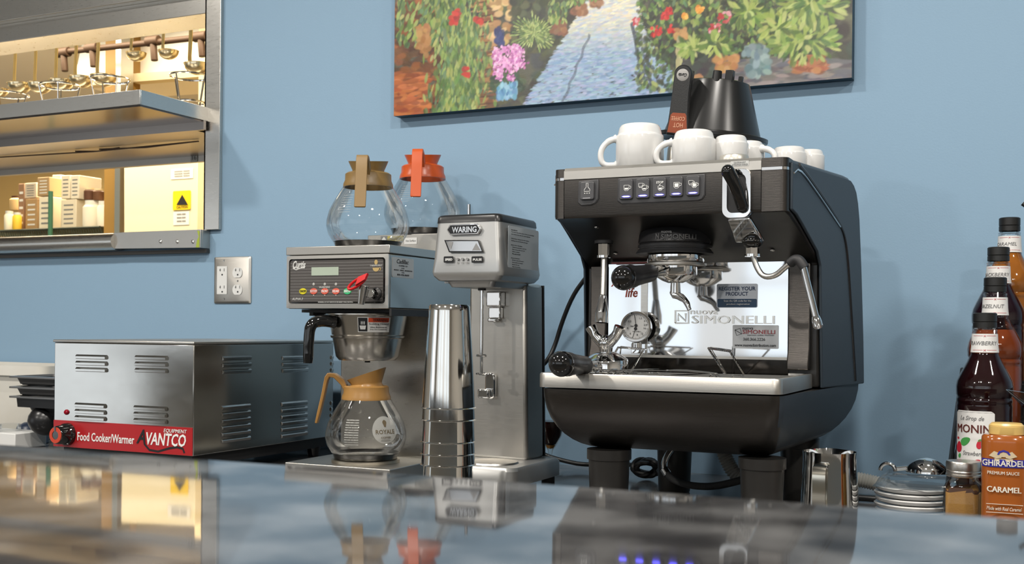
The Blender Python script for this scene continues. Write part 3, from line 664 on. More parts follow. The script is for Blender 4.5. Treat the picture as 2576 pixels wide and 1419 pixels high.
def louvX(b, y0, y1, z0, z1, x):
    z = (z0+z1)/2; h = (z1-z0)/2
    b.loft([[(x, y0, z-h), (x+.003, y0+.002, z-h*.6), (x+.004, y0+.002, z+h*.3), (x, y0, z+h)], [(x, y1, z-h), (x+.003, y1-.002, z-h*.6), (x+.004, y1-.002, z+h*.3), (x, y1, z+h)]])
for px0, px1, y0, n in ((192, 270, 892, 3), (341, 422, 894, 3), (190, 267, 1014, 3), (338, 421, 1021, 3)):
    t = B()
    for j in range(n):
        a, c = S(px0, y0+16*j, wy0), S(px1, y0+16*j, wy0); c2 = S((px0+px1)/2, y0+16*j+12, wy0); louv(t, a.x, c.x, c2.z, (a.z+c.z)/2, wy0+.0005)
    t.done('louvres', STEELH, wa)
for px0, px1, y0, n, dy in ((559, 632, 896, 3, 17), (557, 630, 1021, 6, 16.8), (709, 775, 895, 3, 16), (707, 773, 1012, 6, 16), (836, 880, 893, 3, 16), (834, 880, 1008, 6, 15.5)):
    t = B()
    for j in range(n):
        a, c = SX(px0, y0+dy*j, wx1), SX(px1, y0+dy*j, wx1); m_ = SX(px0, y0+dy*j+12, wx1); louvX(t, a.y, min(c.y, wy1-.01), m_.z, a.z, wx1-.0005)
    t.done('louvres', STEELH, wa)
p = S(168, 1038, wy0); B().lathe([(0, .006), (.004, .005), (.006, .002), (.006, 0)], S(168, 1037, wy0), 16, (0, -1, 0)).done('indicator_light', mat('red_lens', (.25, .0, .01), .15), wa)
kc = S(170, 1092, wy0-.002); 
B().lathe([(.0, .034), (.0175, .034), (.020, .031), (.0215, .010), (.024, .008), (.025, 0), (0, 0)], kc, 32, (0, -1, 0)).box(kc.x-.002, kc.x+.002, kc.y-.036, kc.y-.03, kc.z+.009, kc.z+.019).done('dial_knob', GLOSSB, wa)
B().lathe([(.0095, .0341), (.0095, .0350), (.0172, .0350), (.0178, .0336)], kc, 32, (0, -1, 0)).done('knob_ring', mat('orange_ring', (.5, .05, .02), .4), wa)

# ============================================================ COFFEE BREWER
br = empty('coffee_brewer', (-1.32, 2.18, .9), 'stainless drip coffee brewer with dark control panel, warmers on top and a red tap lever', 'coffee brewer')
bx0, bx1, by0, by1 = -1.449, -1.199, 1.95, 2.41
B().box(bx0, bx1, by0, by1, 1.257, 1.3685).done('head_housing', STEELH, br, bevel=.003)
B().box(bx0-.002, bx1+.002, by0-.004, by1-.15, 1.369, 1.386).done('front_warmer_top', SATIN, br, bevel=.0012)
zr1 = S(1000, 590, 2.262).z
xr0 = S(925, 600, 2.262).x
B().box(xr0, bx1+.02, 2.262, 2.44, 1.3705, zr1).done('rear_warmer_step', SATIN, br, bevel=.0015)
# front frame and panel
a, c = S(730, 700, by0), S(972, 700, by0)
z0_, z1_ = S(850, 764, by0).z, S(850, 650, by0).z
fr = B()
def ringp(b, o_, i_, y0, y1):
    b.loft([[(x, y1, z) for x, z in o_], [(x, y0, z) for x, z in o_], [(x, y0-.0005, z) for x, z in i_], [(x, y1, z) for x, z in i_]], cap=False)
ringp(fr, rrect(bx0, bx1, 1.258, 1.3675, .002), rrect(a.x, c.x, z0_, z1_, .007), by0-.004, by0); fr.done('panel_bezel', SATIN, br)
B().prism(rrect(a.x, c.x, z0_, z1_, .007), by0-.0012, by0-.0004).done('panel_gasket', GLOSSB, br)
pan_m = mat('dark_taupe_panel', (.068, .062, .058), .3)
B().prism(rrect(a.x+.001, c.x-.006, z0_+.004, z1_-.003, .005), by0-.002, by0-.0013).done('control_panel', pan_m, br)
t = B()
for j in range(13):
    z = z1_-.009-(z1_-z0_-.014)*j/12.8; t.box(a.x+.002, c.x-.007, by0-.0023, by0-.002, z, z+.0006)
t.done('panel_pinstripes', mat('pinstripe_grey', (.25, .24, .23), .5), br)
PY = by0-.0022
t = B(); pxrect(t, 784, 672, 852, 693, PY, .0008, .0005); t.done('display', mat('lcd_green', (.36, .42, .34), .25), br)
for px, tx, col in ((762, 'ON/OFF', (.62, .55, .02)), (789, 'BOTTOM', (.60, .10, .06)), (817, 'FRONT', (.60, .10, .06)), (845, 'REAR', (.60, .10, .06)), (874, 'BREW', (.04, .42, .16))):
    p = S(px, 733, PY); k = B(); k.lathe([(0, .001), (.0088, .001), (.0095, 0)], p, 24, (0, -1, 0)); 
    for v in k.b.verts: v.co.z = p.z+(v.co.z-p.z)*.68
    o = k.done('oval_button', mat('button_%d' % int(col[0]*100+col[1]*7), col, .35), br)
    t = B(); pxtext(t, tx, px-8, 729.5, px+8, 735.5, PY-.0011, bold=.01); t.done('button_lettering', INKB if px == 762 else INKW, o)
t = B()
for px in (789, 817, 845): p = S(px, 715, PY); t.lathe([(0, .001), (.0028, .0004), (.003, 0)], p, 12, (0, -1, 0)); p = S(px, 743, PY); t.lathe([(0, .0006), (.0012, .0004), (.0014, 0)], p, 10, (0, -1, 0))
t.done('indicator_dots', mat('pearl_grey', (.4, .39, .37), .3), br)
t = B(); pxtext(t, 'Curtis', 737, 656, 769, 676, PY, shear=.35, bold=.03); t.strip([S(737, 675, PY), S(745, 679, PY), S(768, 670, PY)], .0018, (0, -1, 0), .0004); t.done('brand_lettering', mat('silver_ink', (.55, .55, .53), .4), br)
t = B(); pxtext(t, 'WARMERS', 803, 720, 830, 725, PY); pxtext(t, 'ALPHA 3', 735, 749, 762, 755, PY, shear=.3); pxtext(t, 'WARNING: DO NOT REMOVE FILTER BASKET WHILE BREWING', 800, 758.5, 888, 761.5, PY); pxtext(t, 'THERMOPRO', 931, 666, 961, 670, PY, shear=.2); t.done('panel_lettering', MATS['silver_ink'], br)
CUPM = mat('tan_print', (.42, .30, .12), .5)
t = B(); p = S(946, 677, PY); t.prism(arc(p.x, p.z+.003, .008, 180, 360, 12), PY-.0004, PY); t.tube([(x, PY, z) for x, z in arc(p.x+.008, p.z, .003, -90, 90, 6)], .0008, 6); t.prism([(x, z) for x, z in arc(p.x, p.z+.014, .004, 0, 330, 14, .005)], PY-.0004, PY); t.done('cup_emblem', CUPM, br)
# column and base
B().box(bx0, bx1, 2.15, by1, .933, 1.257).done('rear_column', STEEL, br, bevel=.002)
B().box(bx0, bx1-.03, 2.0, 2.15, 1.25, 1.2565).box(bx0+.02, bx0+.03, by0+.05, 2.15, 1.243, 1.25).box(bx1-.0, bx1+.005, by0+.0, by0+.25, 1.243, 1.257).done('basket_rails', BLACKM, br)
B().loft([[(x, y, z) for x, y in rrect(bx0-.004, bx1+.004, by0, by1, .003)] for z in (.902, .934)]).done('lower_base', SATIN, br, bevel=.0015)
for x in (bx0+.03, bx1-.03):
    for y in (by0+.04, by1-.04): pass
cc = S(920, 1160, 2.04); 
B().lathe([(0, .0), (.072, 0), (.072, .006), (.066, .007), (0, .007)], (cc.x, 2.04, .9345), 40).done('lower_warmer_plate', mat('worn_warmer_plate', (.5, .46, .38), .35, 1), br)
fcx = S(925, 612, 2.06)
B().lathe([(0, 0), (.07, 0), (.07, .003), (0, .003)], (fcx.x, 2.06, 1.3862), 40).done('front_warmer_plate', BLACKM, br)
ocx = S(1062, 580, 2.33)
B().lathe([(0, 0), (.07, 0), (.07, .003), (0, .003)], (ocx.x, 2.33, zr1), 40).done('rear_warmer_plate', BLACKM, br)
# side service sticker
t = B(); q = [SX(x, y, bx1+.0004) for x, y in ((986, 697), (1040, 693), (1040, 646), (986, 646))]
y0_, y1_ = q[0].y, q[1].y
t.prismX([(y, z) for y, z in rrect(y0_, y1_, q[0].z, q[3].z, .003)], bx1+.0002, bx1+.0009); t.done('service_sticker', mat('silver_sticker', (.42, .42, .41), .4, .3), br)
t = B(); h_ = q[3].z-q[0].z
for tx, f0, f1, a_, b2 in (('Cadillac', .70, .92, .2, .75), ('COFFEE CO', .56, .63, .3, .7), ('FOR', .45, .5, .42, .56), ('PRODUCT - SERVICE - INFORMATION', .34, .40, .08, .92), ('CALL', .24, .29, .42, .56), ('800-426-8600', .1, .19, .22, .78)):
    t.text(tx, (bx1+.001, y0_+(y1_-y0_)*a_, q[0].z+h_*f0), (y1_-y0_)*(b2-a_), h_*(f1-f0), ux=(0, 1, 0), shear=.2 if tx == 'Cadillac' else 0, ext=.0003, bold=.01)
t.done('sticker_lettering', INKB, br)
# caution sticker on rear warmer
CY_ = 2.2615
t = B(); pxrect(t, 958, 594, 975, 607, CY_, .0006, .0004); t.done('hazard_sticker', INKG, br)
t = B(); pxrect(t, 975, 594, 1015, 607, CY_, .0006, .0004); t.done('caution_sticker', mat('faded_yellow', (.55, .45, .08), .5), br)
t = B(); pxrect(t, 1017, 598, 1049, 614, CY_, .0006, .0004); t.done('hot_surface_sticker', WPLAST, br)
t = B(); pxtext(t, 'CAUTION', 980, 597, 1010, 604, CY_-.0006, bold=.02); pxtext(t, 'Hot Surface', 1021, 603, 1046, 608, CY_-.0006); A = [S(x, y, CY_-.0007) for x, y in ((966, 596), (973, 605), (959, 605))]; t.done('caution_lettering', INKG, br)
t = B(); t.prism([(q_.x, q_.z) for q_ in A], CY_-.0012, CY_-.0007); t.done('hazard_triangle', INKW, br)
# faucet
fc = empty('brewer_tap', S(930, 735, by0-.03))
fc.parent = br; fc.location = V(fc.location)-V(br.location)
p = S(930, 738, by0-.03); sz_ = .9
t = B(); t.cyl((p.x, by0, p.z), (p.x, by0-.03, p.z), .0085).cyl((p.x-.012, by0-.032, p.z+.016), (p.x-.019, by0-.032, p.z-.022), .0115, .0065, 20); t.done('tap_body', CHROME, br, bevel=.001)
t = B(); t.lathe([(.010, 0), (.0125, .002), (.0125, .006), (.010, .008)], (p.x+.004, by0-.008, p.z), 24, (0, -1, 0)); t.done('tap_collar', BLACK, br)
HR = mat('red_lever', (.50, .01, .012), .25)
t = B(); c1 = V((p.x-.02, by0-.046, p.z+.020)); ax = V((.030, 0, .014)).normalized(); up = V((0, -.5, .85)).normalized()
side = V((0, -.45, -.9)).normalized()
ringpts = [c1+ax*(.022*math.cos(a))+V((0, -.35, -.94)).normalized()*(.0085*math.sin(a)) for a in [2*PI*i/22 for i in range(22)]]
t.tube(ringpts, .003, 8, True)
t.hexa([c1+ax*.002+side*.008, c1+ax*.026+side*.007, c1+ax*.029-side*.006, c1+ax*.004-side*.010], [c1+ax*.002+side*.008+V((0, -.006, .002)), c1+ax*.026+side*.007+V((0, -.006, .002)), c1+ax*.029-side*.006+V((0, -.006, .002)), c1+ax*.004-side*.010+V((0, -.006, .002))])
t.done('lever', HR, br, bevel=.001, label='red tap lever')
bpy.data.objects.remove(fc)
# brew basket hanging below the head
bk = S(925, 830, 2.05); bk.y = 2.05
bt = empty('brew_basket', (bk.x, 2.05, 1.15), 'stainless brew basket with black handle hanging under the coffee brewer head', 'brew basket')
bzt = 1.2475
prof = [(.001, -.098), (.060, -.098), (.067, -.090), (.074, -.052), (.078, -.050), (.079, -.046), (.076, -.044), (.084, -.004), (.092, -.002), (.092, 0), (.086, 0)]
B().lathe([(r, z) for r, z in prof], (bk.x, 2.05, bzt), 48).done('funnel_bowl', mat('spun_steel', (.60, .57, .52), .22, 1, bump=.03, bscale=90, stretch=(.2, .2, 6)), bt)
B().cyl((bk.x+.0, 2.05, bzt-.103), (bk.x, 2.05, bzt-.098), .006, n=12).done('drip_hole', BLACK, bt)
hx = V((-.30, -.95, 0)).normalized()   # towards the room
e0 = V((bk.x, 2.05, bzt-.018))+V((-.030, -.078, 0)); d_ = V((-.62, -.78, 0)).normalized()
P = [e0, e0+d_*.030+V((0, 0, .004)), e0+d_*.052+V((0, 0, -.004)), e0+d_*.056+V((0, 0, -.03)), e0+d_*.057+V((0, 0, -.085))]
t = B(); t.tube(P, .0125, 14, smooth=2, rs=[1.1, 1, 1, .95, .9, .85, .75]); t.done('basket_handle', GLOSSB, bt)
# warning label wrapped on the basket
def wrapc(cx_, cy_, r_, z_, a0, taper=0):
    return lambda a, b_, k: (cx_+(r_+k+taper*b_)*math.cos(a0+a/r_), cy_+(r_+k+taper*b_)*math.sin(a0+a/r_), z_+b_)
def patch(b, fn, w_, h_, n=10, k=.0004):
    rows = []
    for j in range(n+1): rows.append([b.b.verts.new(fn(w_*j/n, 0, k)), b.b.verts.new(fn(w_*j/n, h_, k))])
    for u, v in zip(rows, rows[1:]): b.f([u[0], v[0], v[1], u[1]])
    return b
tp = .2
def skf(a0, dz, k0): return lambda a, b_, k: wrapc(bk.x, 2.05, .0774+k0+tp*dz, bzt-.041+dz, math.radians(a0), tp)(a, b_, k)
t = B(); patch(t, skf(-72, .003, 0), .066, .031); t.done('warning_sticker', mat('white_sticker', (.74, .73, .70), .5), bt, recalc=False)
t = B(); patch(t, skf(-71, .0045, .0004), .018, .028); t.done('pictogram_panel', INKB, bt, recalc=False)
t = B(); patch(t, skf(-56.5, .0235, .0004), .044, .009); t.done('warning_band', mat('orange_red_band', (.62, .07, .02), .5), bt, recalc=False)
t = B()
for tx, dz, h_, a_, w_ in (('WARNING', .0250, .006, -50, .032), ('Scalding Hazard', .0175, .0042, -55.5, .042), ('Allow Brewcone to', .0118, .0028, -54, .036), ('Drip Out Completely', .0070, .0028, -54, .036)):
    t.text(tx, (0, 0, 0), w_, h_, fn=skf(a_, dz, .0008))
t.done('sticker_lettering', INKB, bt, recalc=False)
t = B(); g0 = skf(-71, .0045, .0008)
def poly(b, fn, pts): b.f([b.b.verts.new(fn(x, y, .0003)) for x, y in pts])
poly(t, g0, [(.004, .004), (.014, .004), (.0155, .012), (.0025, .012)])
for x in (.006, .009, .012): poly(t, g0, [(x-.0006, .014), (x+.0006, .014), (x+.0012, .019), (x, .022), (x-.0006, .019)])
t.done('cup_pictogram', INKW, bt, recalc=False)

# ============================================================ CARAFES
def carafe(col_m, band_m, loc, ang, zs, tilt, label, logo=False, s=1.0, base_ring=True):
    o = empty('coffee_carafe', loc, label, 'carafe', None, (0, 0, math.radians(ang)))
    o.scale = (s, s, s*zs)
    pr = [(.064, .006), (.074, .012), (.084, .028), (.0885, .045), (.088, .058), (.083, .078), (.073, .098), (.061, .118), (.052, .132), (.047, .140), (.047, .148)]
    t = B(); t.lathe([(0, .0065)]+pr, (0, 0, 0), 56); t.done('glass_bulb', GLASS, o, local=True, smooth=60)
    t = B(); t.lathe([(.0, .004), (.058, .004), (.066, .008), (.073, .0125), (.070, .004), (.068, 0), (0, 0)], (0, 0, 0), 48); t.done('base_ring', GLOSSB, o, local=True)
    t = B(); t.lathe([(.0505, .129), (.0535, .129), (.0530, .136), (.0495, .144), (.0490, .157), (.045, .160), (.042, .158), (.044, .142), (.0505, .129)], (0, 0, 0), 44); t.done('collar', band_m, o, local=True)
    t = B(); t.lathe([(.040, .156), (.034, .163), (.034, .166), (.042, .184), (.0425, .186), (.0400, .185), (.031, .166), (.036, .154)], (0, 0, 0), 44)
    for v in t.b.verts: v.co.z += -v.co.x*tilt*max(0, (v.co.z-.158)/.02)
    t.done('pouring_funnel', col_m, o, local=True)
    t = B(); t.strip([(.040, 0, .166), (.050, 0, .170), (.066, 0, .182), (.080, 0, .1845), (.0865, 0, .178), (.092, 0, .150), (.100, 0, .11), (.108, 0, .072)], .026, (0, 0, 1), .005)
    t = B(); hp = [(.042, .160), (.048, .173), (.068, .186), (.084, .187), (.090, .178), (.097, .140), (.106, .100), (.111, .076)]
    inn = [(.046, .146), (.054, .160), (.070, .176), (.080, .178), (.084, .170), (.091, .136), (.100, .098), (.106, .075)]
    rings = []
    for (x, z), (x2, z2) in zip(hp, inn): rings.append([(x, -.0125, z), (x, .0125, z), (x2, .0105, z2), (x2, -.0105, z2)])
    t.loft(rings); t.done('handle', col_m, o, local=True, bevel=.0015)
    return o
ORG = mat('orange_plastic', (.56, .09, .018), .3)
BRN = mat('bronze_plastic', (.22, .135, .045), .38)
GOLD = mat('gold_plastic', (.36, .19, .055), .35)
c1 = carafe(BRN, BRN, (fcx.x, 2.06, 1.3895), -66, 1.0, .1, 'empty glass carafe with bronze-brown collar and handle on the front top warmer', s=1.0)
c2 = carafe(ORG, ORG, (ocx.x, 2.33, zr1+.0035), -68, 1.0, .1, 'empty glass carafe with orange collar and handle on the raised rear warmer', s=1.02)
c3 = carafe(GOLD, GOLD, (cc.x, 2.04, .9425), 203, .99, .25, 'glass carafe with gold collar and handle on the lower warmer, round logo on its bulb', s=.97)
# printed logo on the lower carafe
GL = mat('faded_white_print', (.70, .70, .66), .6)
c3i = c3.rotation_euler.z
def bulbr(z):
    P = [(.064, .006), (.074, .012), (.084, .028), (.0885, .045), (.088, .058), (.083, .078), (.073, .100), (.061, .118), (.052, .132)]
    for (r0, z0), (r1, z1) in zip(P, P[1:]):
        if z <= z1: return r0+(r1-r0)*(z-z0)/(z1-z0)
    return .055
def onbulb(a0): return lambda a, b_, k: ((bulbr(b_)+.0006+k)*math.cos(a0+a/.085), (bulbr(b_)+.0006+k)*math.sin(a0+a/.085), b_)
al = math.radians(-29)-c3i
f_ = onbulb(al)
t = B(); n = 36; cv = t.b.verts.new(f_(0, .068, 0)); ring1 = [t.b.verts.new(f_(.014*math.cos(2*PI*i/n), .068+.014*math.sin(2*PI*i/n), 0)) for i in range(n)]; ring = [t.b.verts.new(f_(.029*math.cos(2*PI*i/n), .068+.029*math.sin(2*PI*i/n), 0)) for i in range(n)]
for i in range(n): t.f([cv, ring1[i], ring1[(i+1) % n]]); t.f([ring1[i], ring[i], ring[(i+1) % n], ring1[(i+1) % n]])
t.done('round_logo', mat('translucent_white_print', (.70, .70, .66), .6, alpha=.42), c3, local=True, recalc=False)
t = B(); t.text('ROYALE', (0, 0, 0), .044, .009, fn=lambda a, b_, k: f_(a-.022, b_+.060, k+.0004), bold=.01)
t.text('COFFEE', (0, 0, 0), .022, .004, fn=lambda a, b_, k: f_(a-.011, b_+.050, k+.0004))
hd_ = [(.0045*math.cos(a)*(1+.25*math.sin(3*a)), .0075*math.sin(a)) for a in [2*PI*i/16 for i in range(16)]]
t.f([t.b.verts.new(f_(x, .082+z, .0006)) for x, z in hd_])
t.done('logo_lettering', mat('brown_print', (.12, .09, .05), .6), c3, local=True, recalc=False)
al2 = math.radians(-78)-c3i; f2 = onbulb(al2)
t = B()
for j in range(11): t.text(['READ INSTRUCTIONS', 'BEFORE USING CARAFE', 'DO NOT USE IF CRACKED', 'AVOID BURNS', 'KEEP LIQUID INSIDE'][j % 5], (0, 0, 0), .030, .0022, fn=lambda a, b_, k, j=j: f2(a-.015, b_+.088-.0052*j, k))
t.done('printed_instructions', GL, c3, local=True, recalc=False)
for cr_, a_ in ((c1, -64.6-28), (c2, -64.6-25)):
    f3 = onbulb(math.radians(a_)-cr_.rotation_euler.z)
    t = B()
    for j in range(8): t.text('mnmnnm mnnmm', (0, 0, 0), .028, .0012, fn=lambda a, b_, k, j=j: f3(a-.014, b_+.105-.0052*j, k))
    t.done('printed_instructions', mat('faint_white_print', (.6, .62, .62), .6, alpha=.5), cr_, local=True, recalc=False)

# ============================================================ DRINK MIXER
GSTEEL = mat('satin_silver_paint', (.50, .50, .49), .33, .75)
DST = mat('grey_cast_steel', (.44, .44, .43), .38, .8)  # slightly darker grey metal for the neck and base plate
mxr = empty('drink_mixer', (-.97, 1.98, .9), 'silver single-spindle drink mixer with black top beside the coffee brewer', 'drink mixer')
hx0, hx1, hy0, hy1 = -1.038, -.905, 1.85, 2.02
zb, zt = 1.318, 1.421
rings = []
for z, ins in ((zb-.022, .022), (zb-.012, .016), (zb-.010, .002), (zb-.002, -.006), (zb+.006, -.008), (zb+.03, -.005), (zt-.006, .0)):
    rings.append([(x, y, z) for x, y in rrect(hx0+ins, hx1-ins, hy0+ins*.7, hy1-ins*.3, .012, 5)])
B().loft(rings).done('motor_housing', GSTEEL, mxr, smooth=30)
B().loft([[(x, y, z) for x, y in rrect(hx0+i_, hx1-i_, hy0+i_, hy1-i_, .012, 5)] for z, i_ in ((zt-.006, -.001), (zt+.004, 0), (zt+.008, .003), (zt+.0095, .010))]).done('black_cap', BLACK, mxr)
p = S(1180, 530, 1.92); B().cyl((p.x, 1.92, zt+.008), (p.x, 1.92, zt+.012), .012, .008).cyl((p.x, 1.92, zt+.011), (p.x, 1.92, p.z+.012), .0032).done('top_toggle', CHROME, mxr)
HY = hy0-.0008
def hpx(b, x0, y0, x1, y1, t_, r): return pxrect(b, x0, y0, x1, y1, HY-.006, t_, r)
t = B(); a, c = S(1125, 577, HY-.006), S(1210, 577, HY-.006); zc = S(1167, 577, HY-.006).z; hh = .0095
oc = [(a.x, zc), (a.x+.006, zc+hh), (c.x-.006, zc+hh), (c.x, zc), (c.x-.006, zc-hh), (a.x+.006, zc-hh)]
t.prism(oc, HY-.008, HY-.003); t.done('badge_rim', CHROME, mxr, bevel=.0008)
t = B(); t.prism([((x-(a.x+c.x)/2)*.93+(a.x+c.x)/2, zc+(z-zc)*.82) for x, z in oc], HY-.0086, HY-.0078); t.done('badge_field', BLACK, mxr)
t = B(); pxtext(t, 'WARING', 1137, 570, 1199, 585, HY-.0088, bold=.03); t.done('badge_lettering', CHROME, mxr)
t = B(); A = [S(x, y, HY-.005) for x, y in ((1119, 604), (1205, 604), (1217, 635), (1131, 635))]; t.prism([(q.x, q.z) for q in A], HY-.008, HY-.003); t.done('speed_window_rim', BLACK, mxr, bevel=.0006)
t = B(); A = [S(x, y, HY-.007) for x, y in ((1123, 607), (1203, 607), (1213, 632), (1133, 632))]; t.prism([(q.x, q.z) for q in A], HY-.009, HY-.0078); t.done('speed_window', MIRROR, mxr)
t = B(); A = [S(x, y, HY-.009) for x, y in ((1127, 609), (1140, 609), (1135, 626), (1131, 622))]; t.prism([(q.x, q.z) for q in A], HY-.0096, HY-.0088); A = [S(x, y, HY-.009) for x, y in ((1198, 612), (1209, 630), (1188, 630))]; t.prism([(q.x, q.z) for q in A], HY-.0096, HY-.0088); t.done('window_symbols', INKG, mxr)
for x0, x1, tx in ((1117, 1141, 'SPEED'), (1187, 1215, 'PULSE')):
    t = B(); hpx(t, x0, 645, x1, 661, .0015, .002); o = t.done('push_button', BLACK, mxr)
    t = B(); pxtext(t, tx, x0+3, 650, x1-3, 656, HY-.0077, bold=.02); t.done('button_lettering', INKW, o)
t = B()
for px in (1151, 1163, 1175): q = S(px, 652, HY-.006); t.cyl(q+V((0, .002, 0)), q-V((0, .001, 0)), .0026, n=12)
t.done('speed_lights', INKG, mxr)
t = B(); pxtext(t, 'I', 1150, 659, 1152, 664, HY-.006); pxtext(t, 'II', 1161, 659, 1165, 664, HY-.006); pxtext(t, 'III', 1172, 659, 1178, 664, HY-.006); t.done('speed_numerals', INKG, mxr)
# instruction sheet on the side
sy0, sy1 = hy0+.022, hy1-.012; sx_ = hx1+.0062
t = B(); t.prismX(rrect(sy0, sy1, zb+.008, zt-.012, .004), sx_, sx_+.0008); t.done('instruction_sticker', mat('pale_silver_sticker', (.36, .39, .41), .4), mxr)
t = B()
LN = ['Introduction', 'The heavy duty drink mixer comes pre-assembled', 'and tested. Use only the cups supplied', '', 'Safety first: unplug the unit before', 'cleaning. Do not immerse the base', '', 'Before First Operation', ' Wash the cup before each use', ' Place cup on the cup rest', ' Select a speed', ' Mix until smooth', '', 'General Operation', ' Fill the cup and insert', ' Press pulse as needed', ' Remove the cup', ' Wipe the housing', '', 'See manual for details']
for j, s1 in enumerate(LN):
    if s1: t.text(s1, (sx_+.001, sy0+.012+(.005 if s1[0] == ' ' else 0), zt-.020-j*.0040), .0022*len(s1.strip()), .0019, ux=(0, 1, 0), ext=.0002)
t.done('instruction_lettering', INKB, mxr)
# column
CY0 = 2.0
a, c = S(1180, 760, CY0).x, S(1322, 760, CY0).x
a2, c2_ = S(1180, 1150, CY0).x-.006, S(1325, 1150, CY0).x
B().hexa([(a2, CY0, .962), (c2_, CY0, .962), (c, CY0, zb-.01), (a, CY0, zb-.01)], [(a2, CY0+.075, .962), (c2_+.004, CY0+.075, .962), (c+.004, CY0+.075, zb-.01), (a, CY0+.075, zb-.01)]).done('column', SATIN, mxr, bevel=.007)
B().hexa([(a2, CY0+.0755, .955), (c2_+.005, CY0+.0755, .965), (c+.005, CY0+.0755, zb-.012), (a, CY0+.0755, zb-.012)], [(a2, CY0+.079, .965), (c2_+.005, CY0+.079, .965), (c+.005, CY0+.079, zb-.012), (a, CY0+.079, zb-.012)]).done('rear_gasket', BLACK, mxr)
B().box(a+.01, c-.02, 1.88, CY0+.07, zb-.014, zb-.008).done('neck', DST, mxr)
B().loft([rr3(-1.06, -.876, 1.86, 2.085, z, .02) for z in (.930, .958)]+[rr3(-1.055, -.881, 1.865, 2.08, .964, .02)]).done('base_plate', DST, mxr)
for x in (-1.04, -.896):
    for y in (1.885, 2.06): B().cyl((x, y, .901), (x, y, .930), .013, n=14).done('rubber_foot', BLACKM, mxr)
B().lathe([(.050, .0), (.048, .003), (.044, .001), (0, .0005)], (-.955, 1.93, .9642), 36).done('cup_recess', SATIN, mxr)
p = S(1212, 800, 1.935)
t = B(); t.cyl((p.x, 1.935, S(1212, 942, 1.935).z), (p.x, 1.935, zb-.012), .0032, n=12); t.done('spindle', CHROME, mxr)
for py in (895, 941):
    t = B(); z = S(1212, py, 1.935).z; t.lathe([(0, .001), (.009, .0015), (.0105, 0), (.009, -.0015), (0, -.001)], (p.x, 1.935, z), 20)
    for v in t.b.verts: v.co.z += .0012*math.sin(6*math.atan2(v.co.y-1.935, v.co.x-p.x))
    t.done('agitator_disc', CHROME, mxr)
B().cyl((p.x, 1.935, zb-.026), (p.x, 1.935, zb-.014), .0075, .009, 16).done('spindle_collar', BLACK, mxr)
t = B(); a, c = S(1223, 770, CY0-.02), S(1260, 770, CY0-.02); zz0, zz1 = S(1240, 810, CY0-.02).z, S(1240, 733, CY0-.02).z; mz = (zz0+zz1)/2
t.box(a.x, c.x, CY0-.022, CY0, mz, zz1).box(a.x+.001, c.x-.004, CY0-.014, CY0, zz0+.006, mz).box(a.x+.002, c.x-.01, CY0-.02, CY0-.004, zz0, zz0+.008); t.done('cup_switch', CHROME, mxr, bevel=.003)
t = B(); q = S(1237, 970, CY0); t.prism(rrect(q.x-.010, q.x+.012, q.z-.026, q.z+.026, .010), CY0-.012, CY0); t.box(q.x-.018, q.x+.006, CY0-.028, CY0-.010, q.z-.024, q.z-.006); t.done('cup_rest', CHROME, mxr, bevel=.003)
# ============================================================ MALT CUPS (nested upside down)
mc = None
cx0 = S(1128, 1100, 1.72)
zl = [.902, .9185, .9395, .975, .9945]
zt_ = [1.060, 1.078, 1.098, 1.140, 1.1225]
H0 = .178
ys = (1172, 1145, 1115, 1060, 1030)
zs_ = [S(1128, y-3, 1.72).z for y in ys]
for i in range(5):
    if mc is None:
        mc = o = empty('malt_cup', (0, 0, 0)); H = .150
        pr = [(.0470, 0), (.0486, .0010), (.0472, .0022), (.0464, .0026), (.0449, .03), (.0424, .08), (.0392, .13), (.0366, .168)]
        B().lathe(pr+[(.0362, .1755), (.0345, .1785), (0, .1785), (0, .1775), (.034, .1775), (.0352, .165), (.0437, .03), (.046, .0)], (0, 0, 0), 48).done('cup_wall', mat('polished_cup_steel', (.78, .76, .72), .08, 1, bump=.08, bscale=22, stretch=(1, 1, .35)), o, local=True)
    else: o = copy_tree(mc)
    z = zs_[i]
    place(o, (cx0.x, 1.72, z), i*1.1); o.scale = (1-.004*i, 1-.004*i, 1)
    tag(o, ['lowest visible upside-down steel malt cup of the nested stack', 'second steel malt cup from the bottom of the nested stack', 'third steel malt cup from the bottom of the nested stack', 'fourth steel malt cup from the bottom of the nested stack', 'topmost steel malt cup of the nested stack, its whole dented wall showing'][i], 'cup', 'nested steel malt cups')
o = copy_tree(mc); place(o, (cx0.x, 1.72, .9012), .5); tag(o, 'bottom steel malt cup of the stack, standing rim down on the worktop', 'cup', 'nested steel malt cups')
# top cup: taper to photo
# ============================================================ ESPRESSO MACHINE
em = empty('espresso_machine', (-.56, 1.95, .9), 'black and steel one-group espresso machine on tubular legs, backlit buttons lit blue', 'espresso machine')
mcx = -.5625
def hw(y): return .194+(y-1.76)*.085
XR = lambda e=0: (lambda y, z: mcx+hw(y)+e)
XL = lambda e=0: (lambda y, z: mcx-hw(y)-e)
prof = [(1.76, 1.405), (1.765, 1.484), (1.775, 1.488), (2.10, 1.502), (2.14, 1.502), (2.165, 1.497), (2.187, 1.485), (2.202, 1.465), (2.215, 1.435), (2.235, 1.33), (2.255, 1.20), (2.260, 1.124), (1.95, 1.124), (1.95, 1.335), (1.83, 1.385), (1.785, 1.40)]
B().prismX(prof, lambda y, z: XL()(y, z), lambda y, z: XR()(y, z)).done('core_body', mat('satin_black_body', (.016, .015, .014), .28), em, bevel=.004)
